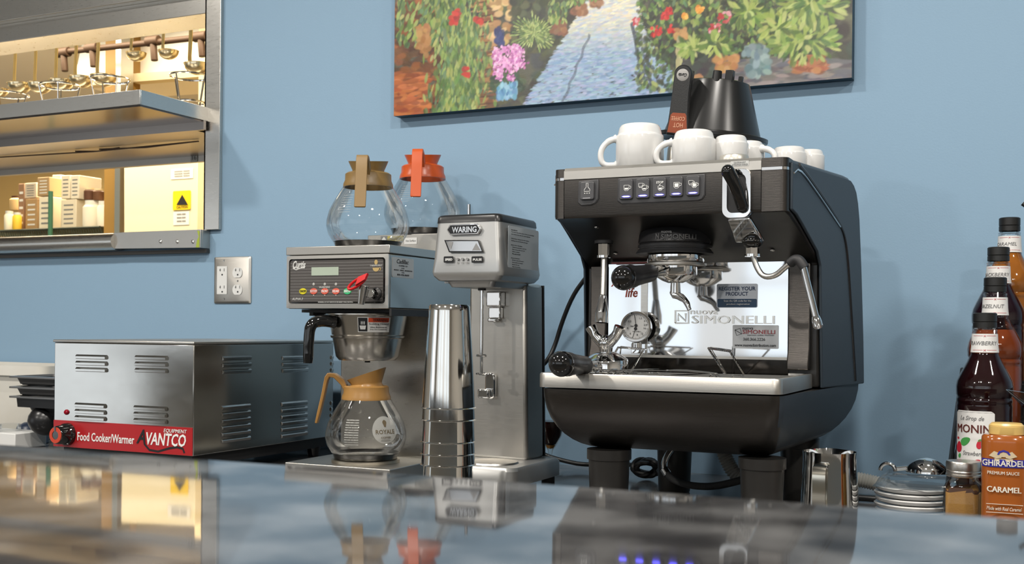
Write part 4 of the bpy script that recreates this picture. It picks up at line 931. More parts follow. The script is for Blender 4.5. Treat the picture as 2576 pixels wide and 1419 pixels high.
sp = [(1.772, 1.408), (1.772, 1.482), (2.10, 1.496), (2.14, 1.496), (2.162, 1.490), (2.181, 1.479), (2.195, 1.46), (2.207, 1.43), (2.227, 1.33), (2.247, 1.20), (2.254, 1.12), (1.955, 1.123), (1.94, 1.33), (1.92, 1.352), (1.83, 1.39), (1.80, 1.402)]
for s_, X in ((1, XR), (-1, XL)):
    B().prismX(sp, X(.0005), X(.0055)).done('side_panel', SIDEB, em, bevel=.003, seg=3)
    gr = [(1.762, 1.472), (1.80, 1.4755), (1.86, 1.462), (2.06, 1.405), (2.10, 1.37), (2.125, 1.30), (2.175, 1.122)]
    g = B(); e = .0065
    g.tube([(X(e)(y, z), y, z) for y, z in [(1.775, 1.465)]+gr[1:4]], .0016, 6, smooth=1); g.done('chrome_line', CHROME, em)
    g = B(); g.tube([(X(e-.001)(y, z), y+.006, z+.006) for y, z in gr[1:]], .0035, 8, smooth=2); g.done('seam', BLACK, em)
    lw = [(1.735, 1.118), (2.20, 1.118), (2.252, 1.12), (2.25, 1.075), (2.22, 1.035), (2.14, 1.005), (1.90, 1.002)]
# lower hull
lev = []
for s_ in [0, .12, .3, .45, .6, .72, .82, .9, .95]:
    q = 1-math.sqrt(1-s_*s_); z = 1.121-.108*s_
    lev.append([(x, y, z) for x, y in rrect(-.7605+.060*q+.004, -.3625-.075*q, 1.702+.17*q, 2.262-.13*q, .022, 5)])
lev = [[(mcx+(x-mcx)*(.1985+(y-1.70)*.06)/.1985, y, z) for x, y, z in r_] for r_ in lev]
lev = [[(x, y, 1.1215) for x, y, z in lev[0]]]+lev
B().loft(lev).done('lower_hull', [BRUSHB, SIDEB], em, smooth=50, matfn=lambda f: 1 if abs(f.normal.x) > .72 else 0)
# tray
t = B(); t.loft([rr3(-.7615, -.361, 1.700, 1.955, z, .016) for z in (1.124, 1.1265, 1.145)]+[rr3(-.760, -.3625, 1.7015, 1.955, 1.1475, .016), rr3(-.752, -.370, 1.712, 1.945, 1.1475, .010), rr3(-.750, -.372, 1.714, 1.943, 1.130, .010)])
t.done('drip_tray', SATIN, em)
t = B(); ty = 1.144
for i in range(22):
    y = 1.722+.009*i; t.tube([(-.745, y, ty), (-.378, y, ty)], .0013, 5)
for x in (-.74, -.62, -.5, -.383): t.tube([(x, 1.716, ty-.002), (x, 1.935, ty-.002)], .0018, 5)
t.done('tray_grid', CHROME, em)
t = B()
for y_, x0, x1 in ((1.735, -.655, -.46), (1.75, -.65, -.47), (1.765, -.64, -.48)):
    t.tube([(x0, y_, ty), (x0+.012, y_, ty+.011), (x1-.012, y_, ty+.011), (x1, y_, ty)], .0013, 6, smooth=1)
for x in (-.675, -.625, -.47, -.435):
    t.tube([(x-.014, 1.73, ty), (x, 1.73, ty+.009), (x+.014, 1.73, ty)], .0013, 6, smooth=1)
t.done('raised_grid_wires', CHROME, em)
# cup stands (wire)
for f0, t0, t1, f1 in (((1517, 938), (1555, 874), (1619, 881), (1586, 938)), ((1824, 942), (1782, 876), (1836, 884), (1872, 942))):
    F0, F1 = SZ(f0[0], f0[1], ty), SZ(f1[0], f1[1], ty); T0, T1 = S(t0[0], t0[1], 1.855), S(t1[0], t1[1], 1.80)
    t = B(); t.tube([F0, T0, T1, F1], .0019, 8)
    off = V((0, .014, .001)); t.tube([T0+off, T1+off], .0014, 6)
    for i in range(12): q = T0.lerp(T1, i/11); t.tube([q, q+off], .0009, 5)
    B_ = [V((F0.x, 1.925, ty)), T0+off]; t.tube(B_, .0012, 6)
    t.done('cup_stand', CHROME, em)
# backsplash
bsx0, bsx1 = S(1530, 800, 1.945).x, S(1984, 800, 1.945).x
B().prismX([(1.9485, 1.172), (1.9485, 1.340), (1.9425, 1.340), (1.9425, 1.172)], bsx0, bsx1).done('backsplash', MIRROR, em, bevel=.001)
B().box(bsx0, bsx1, 1.944, 1.9495, 1.128, 1.1715).done('lower_backsplash', mat('dark_speckled_mirror', (.05, .045, .04), .1, 1, rvar=.05, bscale=60), em)
B().box(bsx0-.002, bsx1, 1.938, 1.944, 1.170, 1.1745).done('backsplash_trim', SATIN, em)
for x0, x1 in ((-.7600, bsx0-.001), (bsx1+.001, -.3645)):
    t = B(); w_ = x1-x0
    P = [(1.9505, 1.335), (1.934, 1.335), (1.934, 1.19), (1.925, 1.168), (1.925, 1.154), (1.9505, 1.154)]
    t.prismX(P, x0, x1); t.done('column_panel', BRUSHB, em, bevel=.002)
# head front
PF = 1.7555
t = B(); t.loft([[(x, y, z) for x, z in rrect(mcx-.193, mcx+.193, 1.405, 1.4885, .004)] for y in (PF+.004, PF)]); t = B()
prf = [(1.7595, 1.4695), (PF, 1.4690), (PF, 1.410), (1.7575, 1.405), (1.7625, 1.404), (1.7625, 1.4695)]
t.prismX(prf, mcx-.176, mcx+.155); t.done('front_panel', BRUSHB, em)
for x0, x1 in ((mcx-.196, mcx-.177), (mcx+.156, mcx+.196)):
    t = B(); out = -1 if x0 < mcx-.1 else 1
    def rc(z): 
        P = [(x0 if out > 0 else x1, PF), ]
        xe_ = x1 if out > 0 else x0; r = .012
        pts = [(x0 if out > 0 else x1, 1.80), (x0 if out > 0 else x1, PF)]
        for i in range(7):
            a = math.radians(90*i/6); pts.append((xe_-out*(r-r*math.sin(a)), PF+r-r*math.cos(a)))
        pts.append((xe_, 1.80)); return [(x, y, z) for x, y in pts]
    t.loft([rc(1.405), rc(1.4685)]); t.done('corner_panel', BRUSHB, em)
    t = B(); t.loft([rc(1.469), rc(1.4735)]); t.done('chrome_band', CHROME, em)
    t = B(); t.loft([rc(1.474), rc(1.488)]); t.done('corner_cap', BRUSHB, em)
t = B(); t.prismX([(PF-.001, 1.470), (PF-.001, 1.484), (PF+.004, 1.4895), (1.80, 1.4905), (1.80, 1.470)], mcx-.1765, mcx+.1555); t.done('steel_top_rail', SATIN, em)
t = B(); tw = [[(mcx-.18, 1.80, 1.4895), (mcx+.17, 1.80, 1.4895), (mcx+.19, 2.12, 1.5035), (mcx-.2, 2.12, 1.5035)], [(mcx-.18, 1.80, 1.4915), (mcx+.17, 1.80, 1.4915), (mcx+.19, 2.12, 1.5055), (mcx-.2, 2.12, 1.5055)]]
t.loft(tw); t.done('cup_tray_top', SATIN, em)
t = B(); pxrect(t, 1838, 405, 1884, 418, PF-.001, .0006, .001); t.done('caution_sticker', mat('clear_grey_sticker', (.5, .5, .48), .4, .4), em)
t = B(); pxtext(t, 'CAUTION-HOT', 1846, 406.5, 1876, 411, PF-.0016); pxtext(t, 'ATTENTION CHAUD', 1841, 412, 1881, 416.5, PF-.0016); t.done('sticker_lettering', INKG, em)
# buttons
POD = mat('dark_grey_rubber', (.045, .045, .048), .42); BTN = mat('button_grey', (.062, .062, .066), .38)
BLED = mat('blue_led', (.1, .1, 1), .3, emis=(.10, .09, 1.0), es=11)
def podpoly(pts): return [(S(x, y, PF).x, S(x, y, PF).z) for x, y in pts]
t = B(); t.prism(podpoly(((1456, 456), (1507, 451), (1507, 500), (1500, 512), (1488, 517), (1463, 519), (1454, 511))), PF-.003, PF+.001); t.done('wash_button_frame', POD, em, bevel=.0025)
t = B(); t.prism(podpoly(((1555, 449), (1775, 437), (1775, 490), (1768, 502), (1757, 506), (1565, 515), (1553, 506))), PF-.003, PF+.001); t.done('button_pod', POD, em, bevel=.0035)
BY = PF-.003
def button(x0, y0, x1, y1, nm):
    t = B(); pxrect(t, x0, y0, x1, y1, BY, .004, .0035); return t.done(nm, BTN, em, bevel=.0012)
IW = .0006
def cup_icon(b, px, py, s_=1.0, lvl=.5):
    q = S(px, py, BY-.0042); x, z = q.x, q.z; k = .0042*s_; Y = BY-.0042
    b.strip([(x-k, Y, z+k), (x-k*.95, Y, z-k*.5), (x-k*.5, Y, z-k), (x+k*.5, Y, z-k), (x+k*.95, Y, z-k*.5), (x+k, Y, z+k), (x-k, Y, z+k)], IW, (0, -1, 0), .0004)
    b.strip([(x+k, Y, z+k*.7), (x+k*1.7, Y, z+k*.6), (x+k*1.7, Y, z-k*.1), (x+k, Y, z-k*.3)], IW, (0, -1, 0), .0004)
    b.prism([(x-k*.6, z-k*.6), (x+k*.6, z-k*.6), (x+k*.7, z-k*.6+k*lvl*1.6), (x-k*.7, z-k*.6+k*lvl*1.6)], Y-.0004, Y)
bt_ = button(1461, 458, 1496, 503, 'wash_button')
t = B(); q = S(1477, 474, BY-.0042); Y = BY-.0042; x, z = q.x, q.z
t.strip([(x-.0016, Y, z+.0085), (x-.0016, Y, z+.002), (x-.005, Y, z-.002), (x-.005, Y, z-.005), (x+.005, Y, z-.005), (x+.005, Y, z-.002), (x+.0016, Y, z+.002), (x+.0016, Y, z+.0085), (x-.0016, Y, z+.0085)], .0007, (0, -1, 0), .0004)
for dx in (-.004, 0, .004): t.cyl((x+dx, Y, z-.008), (x+dx, Y-.0004, z-.008), .0009, n=8)
t.done('shower_icon', INKW, bt_)
t = B(); pxrect(t, 1466, 497.5, 1485, 499.5, BY-.0042, .0004, .0003); t.done('indicator_bar', mat('unlit_bar', (.35, .35, .37), .4), bt_)
for i, px in enumerate((1576, 1618, 1660, 1702, 1744)):
    dy = -2.3*i
    o = button(px-17, 452+dy, px+17, 502+dy, 'dose_button')
    t = B()
    if i in (0, 3): cup_icon(t, px, 473+dy, 1.05 if i == 0 else 1.1, .4 if i == 0 else .8)
    elif i in (1, 4): cup_icon(t, px-6, 469+dy, .85, .1); cup_icon(t, px+3, 475+dy, .95, .3 if i == 1 else .8)
    else: cup_icon(t, px+1, 478+dy, .85, .5); pxtext(t, 'STOP', px-9, 460.5+dy, px+9, 466.5+dy, BY-.0042, bold=.02); q = S(px, 470+dy, BY-.0042); t.prism([(q.x-.0014, q.z+.001), (q.x+.0014, q.z+.001), (q.x, q.z-.0012)], BY-.0046, BY-.0042)
    t.done('cup_icon', INKW, o)
    t = B(); q = S(px-1, 494.5+dy, BY-.0042); t.prism([(q.x-.0075, q.z), (q.x-.004, q.z+.0011), (q.x+.004, q.z+.0011), (q.x+.0075, q.z), (q.x+.004, q.z-.0011), (q.x-.004, q.z-.0011)], BY-.0050, BY-.0042); t.done('led_bar', BLED, o)
# steam lever housing
HYf = PF-.014
t = B(); a, c = S(1816, 480, HYf), S(1889, 480, HYf)
zt2, zb2 = S(1853, 424, HYf).z, S(1853, 549, HYf).z
oo = rrect(a.x, c.x, zb2, zt2, .013, 6)
ii = [((x-(a.x+c.x)/2)*.66+(a.x+c.x)/2, (z-(zb2+zt2)/2)*.78+(zb2+zt2)/2) for x, z in oo]
t.loft([[(x, PF+.002, z) for x, z in oo], [(x, HYf+.002, z) for x, z in oo], [(x*.97+(a.x+c.x)/2*.03, HYf, z*.97+(zb2+zt2)/2*.03) for x, z in oo], [(x, HYf, z) for x, z in ii], [(x, PF-.003, z) for x, z in ii]], cap=False); t.done('steam_lever_housing', CHROME, em)
t = B(); t.loft([[(x, HYf+.0025, z) for x, z in ii], [(x, HYf+.006, z) for x, z in ii]]); t.done('lever_recess', BLACKM, em)
t = B(); t.tube([S(1868, 520, HYf-.002), S(1858, 490, HYf-.013), S(1845, 455, HYf-.020), S(1832, 432, HYf-.024)], .0098, 14, smooth=1, rs=[.95, .95, 1, 1.05, 1.1]); t.sphere(S(1831, 431, HYf-.024), .0106, 16); t.sphere(S(1868, 521, HYf-.002), .0095, 14); t.done('steam_lever', GLOSSB, em)
t = B(); L0 = [S(1828, 553, 1.748), S(1886, 549, 1.748)]; L1 = [S(1850, 612, 1.80), S(1922, 610, 1.80)]
t.hexa([L0[0], L0[1], L1[1], L1[0]], [p+V((0, .012, .004)) for p in (L0[0], L0[1], L1[1], L1[0])]); t.done('steam_lever_skirt', CHROME, em, bevel=.003)
# steam wand
SWY = 1.80
q = S(1893, 622, SWY)
t = B(); t.sphere(q+V((0, 0, .010)), .017, 20, (1, 1, .8)); t.done('ball_joint_cover', GLOSSB, em)
t = B(); t.cyl(q+V((0, 0, .009)), q+V((0, 0, -.011)), .0105, n=6).cyl(q+V((0, 0, -.011)), q+V((0, 0, -.015)), .0125, n=20).lathe([(.016, .0), (.017, .003), (.014, .006)], q+V((0, 0, .007)), 24); t.done('steam_joint_nut', CHROME, em, smooth=25)
sw_ = [S(1894, 640, SWY), S(1903, 672, SWY), S(1920, 697, SWY-.004), S(1950, 695, SWY-.012), S(1975, 672, SWY-.02), S(1995, 658, SWY-.026)]
t = B(); t.tube(sw_, .0046, 12, smooth=2); t.done('steam_pipe', STEEL, em)
s2 = [S(1985, 664, SWY-.024), S(2000, 652, SWY-.027), S(2012, 655, SWY-.03), S(2024, 675, SWY-.032)]
t = B(); t.tube(s2, .0080, 14, smooth=2, rs=[.8, 1, 1, 1, .95])
t.done('rubber_grip', BLACKM, em)
t = B(); t.tube([S(2020, 668, SWY-.032), S(2053, 800, SWY-.04)], .0052, 14); t.done('steam_wand', CHROME, em)
t = B(); a, c = S(2052, 796, SWY-.04), S(2060, 828, SWY-.042); t.tube([a, a*.7+c*.3, c*.8+a*.2, c], .0070, 14, rs=[.8, 1.05, 1.1, .6]); t.done('wand_tip', CHROME, em)
# hot water spout
q = S(1519, 625, 1.81)
t = B(); t.lathe([(.016, 0), (.016, .005), (.012, .007), (0, .007)], q+V((0, 0, .008)), 28); t.done('water_joint_collar', BLACKM, em)
t = B(); t.cyl(q+V((0, 0, .008)), q+V((0, 0, -.012)), .0095, n=6).cyl(q+V((0, 0, -.012)), q+V((0, 0, -.016)), .0115, n=20); t.done('water_joint_nut', CHROME, em, smooth=25)
a, c, d2, e2 = S(1520, 650, 1.81), S(1517, 742, 1.80), S(1514, 792, 1.795), S(1513, 812, 1.795)
t = B(); t.cyl(a, c, .0052, .0055, 14); t.done('water_pipe', STEEL, em)
t = B(); ax_ = (e2-c); Ls = ax_.length; t.lathe([(.0052, 0), (.006, .002), (.0085, Ls*.35), (.0108, Ls*.6), (.0112, Ls*.66), (.0112, Ls), (.009, Ls)], c, 24, ax_); t.done('water_nozzle', CHROME, em)
# group head
GX, GY = S(1697, 620, 1.86).x, 1.86
gz = S(1697, 628, 1.80).z
t = B(); t.loft([[(GX+.062*math.cos(a)*s_, GY+.062*math.sin(a)*s_+.012*k_, z) for a in [2*PI*i/48 for i in range(48)]] for z, s_, k_ in ((gz-.0035, 1.06, 0), (gz, 1.04, 0), (gz+.004, .98, 0), (gz+.006, 1.0, 0), (gz+.011, 1.0, 0), (gz+.012, .955, 0), (gz+.0145, .955, 0), (gz+.0155, .99, 0), (gz+.030, .975, .2), (gz+.036, .95, .5), (gz+.042, .86, 1), (gz+.046, .72, 2))]); t.done('group_cover', mat('soft_black_cover', (.028, .028, .03), .36), em)
t = B()
for z, s_ in ((gz+.0135, .965), (gz+.0055, .995)): t.lathe([(.062*s_, -.001), (.062*s_+.0012, 0), (.062*s_, .001)], (GX, GY, z), 48)
t.done('chrome_rings', CHROME, em)
fg = wrapc(GX, GY, .0624, gz+.0175, math.radians(-64.6-40))
t = B(); t.text('SIMONELLI', (0, 0, 0), .060, .0085, fn=lambda a, b_, k: fg(a+.012, b_, k*1.5-.0004), bold=.015); t.text('nuova', (0, 0, 0), .018, .004, fn=lambda a, b_, k: fg(a+.012, b_+.0098, k-.0006), bold=.03)
t.text('N', (0, 0, 0), .006, .009, fn=lambda a, b_, k: fg(a+.002, b_+.001, k-.0003), bold=.03); t.done('raised_lettering', mat('worn_black_relief', (.11, .11, .11), .3), em, recalc=False)
t = B(); t.lathe([(.040, -.012), (.046, -.010), (.0485, -.006), (.0485, .004), (.045, .006)], (GX+.002, GY, gz-.010), 44); t.cyl((GX, GY, gz-.01), (GX, GY, gz-.004), .044); t.done('group_ring', CHROME, em)
B().lathe([(.049, -.015), (.052, -.013), (.052, -.0095), (.048, -.009)], (GX+.002, GY, gz-.010), 44).done('group_flange', SATIN, em)
# gauge
gq = S(1600, 822, 1.915); GR_ = .0255
sc_ = 40/2850*S(1600, 822, 1.92).length
t = B(); ax_ = V((.12, -1, .12)).normalized(); gR = 40*1.99/2850
t.lathe([(gR*.9, -.012), (gR*.98, -.010), (gR, 0), (gR*.97, .004), (gR*.86, .004), (gR*.84, .001)], gq, 44, ax_); t.done('gauge_bezel', CHROME, em)
t = B(); t.lathe([(0, .0), (gR*.86, 0), (gR*.86, -.002)], gq, 40, ax_); t.done('gauge_face', mat('gauge_white', (.70, .70, .69), .4), em)
ux_ = V((0, 0, 1)).cross(ax_).normalized(); ux_ = -ux_ if ux_.x < 0 else ux_; uz_ = ax_.cross(ux_).normalized(); uz_ = uz_ if uz_.z > 0 else -uz_
def gp(x, z, k=.0006): return gq+ux_*x*gR+uz_*z*gR+ax_*k
t = B()
for i in range(41):
    for lo, hi in ((10, 170), (190, 350)):
        a = math.radians(lo+(hi-lo)*i/40); r1_ = .70 if i % 5 == 0 else .75
        t.strip([gp(math.cos(a)*.8, math.sin(a)*.8), gp(math.cos(a)*r1_, math.sin(a)*r1_)], .0004, ax_, .0002)
for tx, x, z in (('0.5', -.52, .28), ('1', -.1, .5), ('1.5', .2, .48), ('2', .5, .32), ('2.5', .5, .06), ('16', .5, -.16), ('12', .34, -.5), ('8', .06, -.58), ('4', -.4, -.5), ('0', -.58, -.16), ('bar', -.34, -.02), ('SIMONELLI', -.22, -.34)):
    t.text(tx, gp(x, z), 0 if tx != 'SIMONELLI' else gR*.55, gR*(.12 if tx != 'SIMONELLI' else .06), ux=ux_, uz=uz_, ext=.0002)
t.strip([gp(0, .05, .001), gp(-.12, .75, .001)], .0009, ax_, .0003); t.strip([gp(-.02, -.12, .001), gp(-.2, -.72, .001)], .0009, ax_, .0003)
t.cyl(gp(0, .07), gp(0, .07, .0018), gR*.10, n=14).cyl(gp(-.02, -.13), gp(-.02, -.13, .0018), gR*.10, n=14); t.done('gauge_markings', INKB, em)
t = B(); t.cyl(gq-V((0, -.004, gR)), gq-V((0, -.004, gR+.012)), .0085, .0095); t.box(gq.x-.01, gq.x+.01, 1.918, 1.94, gq.z-gR-.02, gq.z-gR-.002); t.done('gauge_mount', CHROME, em, bevel=.001)
# stickers and raised logo on the backsplash
SY = 1.9423
t = B(); pxrect(t, 1803, 714, 1906, 774, SY, .0006, .003); t.done('register_sticker', mat('pale_blue_sticker', (.56, .60, .66), .35), em)
t = B(); pxrect(t, 1805, 752, 1904, 773, SY-.0006, .0003, .002); t.done('sticker_band', mat('navy_band', (.012, .045, .10), .35), em)
t = B(); pxtext(t, 'REGISTER YOUR', 1808, 721, 1901, 731, SY-.0008, bold=.02); pxtext(t, 'PRODUCT', 1826, 734, 1882, 744, SY-.0008, bold=.02); t.done('sticker_heading', mat('navy_ink', (.02, .04, .10), .4), em)
t = B(); pxtext(t, 'Scan the QR code for the', 1821, 754.5, 1890, 760, SY-.0011); pxtext(t, 'product registration', 1828, 763, 1886, 768, SY-.0011); t.done('sticker_small_lettering', INKW, em)
t = B(); pxrect(t, 1843, 818, 1959, 877, SY, .0006, .002); t.done('service_sticker', mat('pale_service_sticker', (.52, .54, .56), .35), em)
t = B(); pxtext(t, 'SIMONELLI', 1868, 830, 1950, 840, SY-.0008, bold=.012); t.done('sticker_brand', mat('dark_red_ink', (.30, .04, .05), .4), em)
t = B(); pxtext(t, 'nuova', 1868, 824, 1895, 829, SY-.0008); pxtext(t, 'espresso coffee machines', 1880, 842, 1948, 845, SY-.0008); pxtext(t, '360.366.2226', 1870, 850, 1925, 857, SY-.0008); pxtext(t, 'www.nuovadistribution.com', 1848, 865, 1952, 872, SY-.0008, bold=.01)
P = [S(x, y, SY-.0007) for x, y in ((1849, 830), (1862, 826), (1866, 840), (1853, 844), (1849, 830))]; t.strip(P, .0008, (0, -1, 0), .0003); t.strip([P[0], P[2]], .0008, (0, -1, 0), .0003); t.done('sticker_lettering', INKB, em)
t = B(); pxtext(t, 'SIMONELLI', 1740, 794, 1948, 815, SY, bold=.018); pxtext(t, 'nuova', 1737, 781, 1806, 791, SY, bold=.012)
for v in t.b.verts: v.co.y = SY+.0003 if v.co.y > SY-.0002 else SY-.0022-(SY-.0005-v.co.y)*5
P = [S(x, y, SY) for x, y in ((1699, 813), (1699, 782), (1732, 782), (1732, 813), (1699, 813))]; t.strip(P, .0032, (0, -1, 0), .002); P = [S(x, y, SY) for x, y in ((1706, 808), (1706, 790), (1725, 808), (1725, 788))]; t.strip(P, .003, (0, -1, 0), .002)
t.done('raised_brand_lettering', mat('embossed_steel', (.72, .70, .66), .32, 1), em, smooth=0, recalc=False)
t = B(); pxtext(t, 'APPIA', 1537, 708, 1604, 721, SY, bold=.015, shear=.1); pxtext(t, 'life', 1573, 724, 1604, 748, SY, bold=.02, shear=.2); t.done('model_lettering', mat('brick_red_ink', (.40, .06, .03), .4), em)
t = B(); t.box(S(1613, 700, SY).x, S(1630, 700, SY).x, SY-.0008, SY, 1.175, 1.335); t.done('splash_seam', STEEL, em)
# screws on the underside, red label
t = B()
for px, py, y in ((1500, 588, 1.79), (1520, 665, 1.90), (1945, 660, 1.90), (1940, 662, 1.90)):
    q = S(px, py, y)
t = B(); 
for px, Y in ((1500, 1.80), (1548, 1.90), (1943, 1.90)):
    q = S(px, 640, Y); z = 1.385+(1.83-Y)*.42 if Y > 1.83 else 1.394; t.lathe([(0, .0012), (.003, .0008), (.004, 0)], (q.x, Y, z-.0015), 12, (0, -.3, -1))
t.done('screws', CHROME, em)
q0, q1 = S(1540, 655, 1.93), S(1640, 650, 1.93)
B().box(q0.x, q1.x, 1.926, 1.934, 1.338, 1.3405).done('red_label_strip', mat('pink_label', (.45, .12, .12), .5), em)
# legs
for i, (x, y) in enumerate(((-.671, 1.80), (-.412, 1.80), (-.668, 2.16), (-.425, 2.16))):
    t = B(); t.lathe([(.030, .001), (.031, .004), (.0345, .095), (.0345, .100), (.0375, .101), (.0375, .118), (0, .118)], (x, y, .9), 36, cap=False); t.cyl((x, y, .901), (x, y, .903), .030); t.done('leg', mat('satin_black_leg', (.03, .028, .026), .34), em)
# ------------------------------------------------------------ portafilters
def portafilter(name_l, spout2=True):
    o = empty('portafilter', (0, 0, 0), name_l, 'portafilter', 'chrome portafilters with black ball-end handles')
    t = B(); t.lathe([(.0345, .0), (.0355, .002), (.0355, .018), (.033, .020), (.031, .016)], (0, 0, 0), 40); t.lathe([(0, -.012), (.012, -.012), (.022, -.008), (.0345, 0)], (0, 0, 0), 40)
    t.box(-.042, -.030, -.008, .008, .012, .018).box(.030, .042, -.008, .008, .012, .018); t.done('filter_cup', CHROME, o, local=True, bevel=.0006)
    t = B(); t.tube([(.034, 0, .008), (.055, 0, .006), (.075, 0, .002)], .0085, 14, rs=[1.1, 1, .9]); t.done('neck', CHROME, o, local=True)
    t = B(); t.lathe([(.0115, 0), (.0140, .006), (.0150, .03), (.0165, .052), (.0185, .062), (.0185, .076)], (.070, 0, .003), 28, (1, 0, -.12), cap=True); t.done('grip', BLACK, o, local=True)
    t = B(); c_ = V((.070, 0, .003))+V((1, 0, -.12)).normalized()*.082; t.sphere(c_, .0195, 28); t.done('ball_end', GLOSSB, o, local=True)
    return o
pf = portafilter('black-handled portafilter locked into the group head, single curved spout below')
t = B(); t.cyl((0, 0, -.012), (0, 0, -.028), .008, .009, 18); t.tube([(0, 0, -.024), (.002, -.004, -.030), (.002, .010, -.034), (.003, .022, -.042), (.003, .028, -.056)], .0062, 12, smooth=1, rs=[1.2, 1.1, 1, .8, .6]); t.done('spout', CHROME, pf, local=True)
tgt = S(1570, 690, 1.76); g0 = V((GX+.002, GY, gz-.040))
dv = tgt-g0
pf.location = g0; pf.rotation_euler = (0, math.radians(1), math.radians(-104))
pf.scale = (1.04, 1.04, 1.04)
p2 = portafilter('black-handled double-spout portafilter lying upside down on the left of the drip tray')
q = S(1535, 900, 1.82)
for s_ in (-1, 1):
    t = B(); t.tube([(0, 0, -.020), (0, s_*.010, -.030), (0, s_*.020, -.040), (0, s_*.026, -.052)], .0080, 12, smooth=1, rs=[1.2, 1.1, 1, 1.15]); t.done('spout', CHROME, p2, local=True)
t = B(); t.cyl((0, 0, -.010), (0, 0, -.026), .010, .0125, 20).sphere((0, 0, -.026), .013, 16); t.done('spout_hub', CHROME, p2, local=True)
tg = S(1430, 930, 1.72); b0 = V((q.x, 1.80, 1.1690)); dv = tg-b0
p2.rotation_euler = (PI, math.radians(4), math.radians(-95)); p2.location = b0; p2.scale = (1.06, 1.06, 1.06)
# ============================================================ CUPS ON THE MACHINE
def topz(y): return 1.4915+(y-1.80)*.04375+.0014
def mug(nm, r, h, loc, ang, label, cat='mug', handle=True, group=None):
    o = empty(nm, loc, label, cat, group, (0, 0, math.radians(ang)))
    t = B(); t.lathe([(r*.95, 0), (r, .002), (r, h*.72), (r*.985, h*.76), (r*.93, h*.78), (r*.92, h*.80), (r*.86, h*.93), (r*.80, h*.985), (r*.74, h), (r*.70, h*.985), (0, h*.98), (0, h*.93), (r*.8, h*.9), (r*.92, h*.7), (r*.92, .002), (r*.95, 0)], (0, 0, 0), 48)
    t.done('cup_body', WHITE, o, local=True, smooth=50)
    if handle:
        t = B(); t.tube([(r*.96, 0, h*.70), (r+.012, 0, h*.66), (r+.024, 0, h*.5), (r+.027, 0, h*.3), (r+.022, 0, h*.12), (r+.006, 0, h*.10), (r*.96, 0, h*.12)], .0052, 12, smooth=2, rs=[1.5, 1.1, 1, 1, 1, 1.1, 1.4])
        t.done('handle', WHITE, o, local=True)
    return o
G_ = 'white cups upside down on the espresso machine'
for px, Y, r, h, ang, hd, nm, lb in ((1609, 1.87, .0415, .078, 203, True, 'mug', 'large white mug upside down at the left of the machine top, handle to the left'),
        (1745, 1.868, .0372, .061, 200, True, 'mug', 'smaller white mug upside down in front of the black brew basket, handle to the left'),
        (1838, 1.898, .0300, .052, -20, False, 'espresso_cup', 'small white espresso cup just right of the middle mug'),
        (1880, 1.960, .0300, .048, -20, True, 'espresso_cup', 'small white espresso cup half hidden beneath the brew basket rim'),
        (1985, 2.060, .0315, .046, 150, False, 'espresso_cup', 'small white espresso cup at the right end of the machine top'),
        (2036, 2.090, .0270, .042, -10, False, 'espresso_cup', 'small white espresso cup rearmost, just behind the right-end cup')):
    p = S(px, 400, Y); mug(nm, r, h, (p.x, Y, topz(Y)), ang, lb, 'mug' if nm == 'mug' else 'cup', hd, G_)
p = S(1706, 400, 1.975); o = empty('steaming_jug', (p.x, 1.985, topz(1.985)), 'small steel jug upside down under the left rim of the brew basket', 'jug')
B().lathe([(.026, 0), (.0265, .001), (.025, .02), (.022, .048), (.020, .052), (0, .053)], (0, 0, 0), 36).done('jug_wall', mat('grey_beige_steel', (.48, .45, .40), .3, 1), o, local=True)
p = S(1847, 400, 1.835); o = empty('round_jar_lid', (p.x, 1.835, topz(1.835)), 'flat pale round jar lid on the machine top in front of the espresso cup', 'tin')  # flat lid of a jar, not a tin
B().lathe([(.0, .012), (.022, .012), (.0235, .0105), (.0245, .002), (.0245, 0), (0, 0)], (0, 0, 0), 40).done('jar_lid_shell', mat('pale_lid', (.50, .48, .43), .35, .6), o, local=True)
p = S(1925, 396, 2.0); sa = empty('white_saucer', (p.x, 2.0, topz(2.0)), 'white saucer lying flat behind the jar lid on the machine top', 'saucer')
B().lathe([(0, .004), (.02, .004), (.036, .012), (.038, .013), (.037, .010), (.02, 0), (0, 0)], (0, 0, 0), 40).done('saucer_dish', WHITE, sa, local=True)
# black brew basket upside down
bp_ = S(1790, 352, 2.045)
bb = empty('black_brew_basket', (bp_.x, 2.045, bp_.z), 'black plastic brew basket upside down on the cups, orange HOT COFFEE tab on handle', 'brew basket', None, (math.radians(2), math.radians(6.5), 0))
BP = mat('black_basket_plastic', (.012, .012, .012), .28)
t = B(); t.lathe([(.100, -.002), (.102, 0), (.102, .006), (.094, .008), (.088, .010), (.060, .098), (.058, .103), (.052, .105), (.050, .104), (.056, .09), (.085, .006), (.098, -.002), (.100, -.002)], (0, 0, 0), 64); t.lathe([(0, .100), (.055, .100)], (0, 0, 0), 64); t.done('basket_cone', BP, bb, local=True, smooth=30)
for a, w_, h_ in ((-150, .004, .016), (-50, .007, .016), (-20, .004, .009)):
    t = B(); c_, s_ = math.cos(math.radians(a)), math.sin(math.radians(a)); t.box(.05*c_-w_, .05*c_+w_, .05*s_-w_, .05*s_+w_, .098, .105+h_); t.done('foot_lug', BP, bb, local=True, bevel=.001)
t = B(); t.cyl((.012, -.05, .098), (.012, -.05, .118), .009, .008, 16); t.done('foot_lug', BP, bb, local=True, bevel=.001)
HA = math.radians(-112); hc = V((math.cos(HA), math.sin(HA), 0)); hp_ = V((-math.sin(HA), math.cos(HA), 0))
def HP(u, z, d): return hc*d+hp_*u+V((0, 0, z))
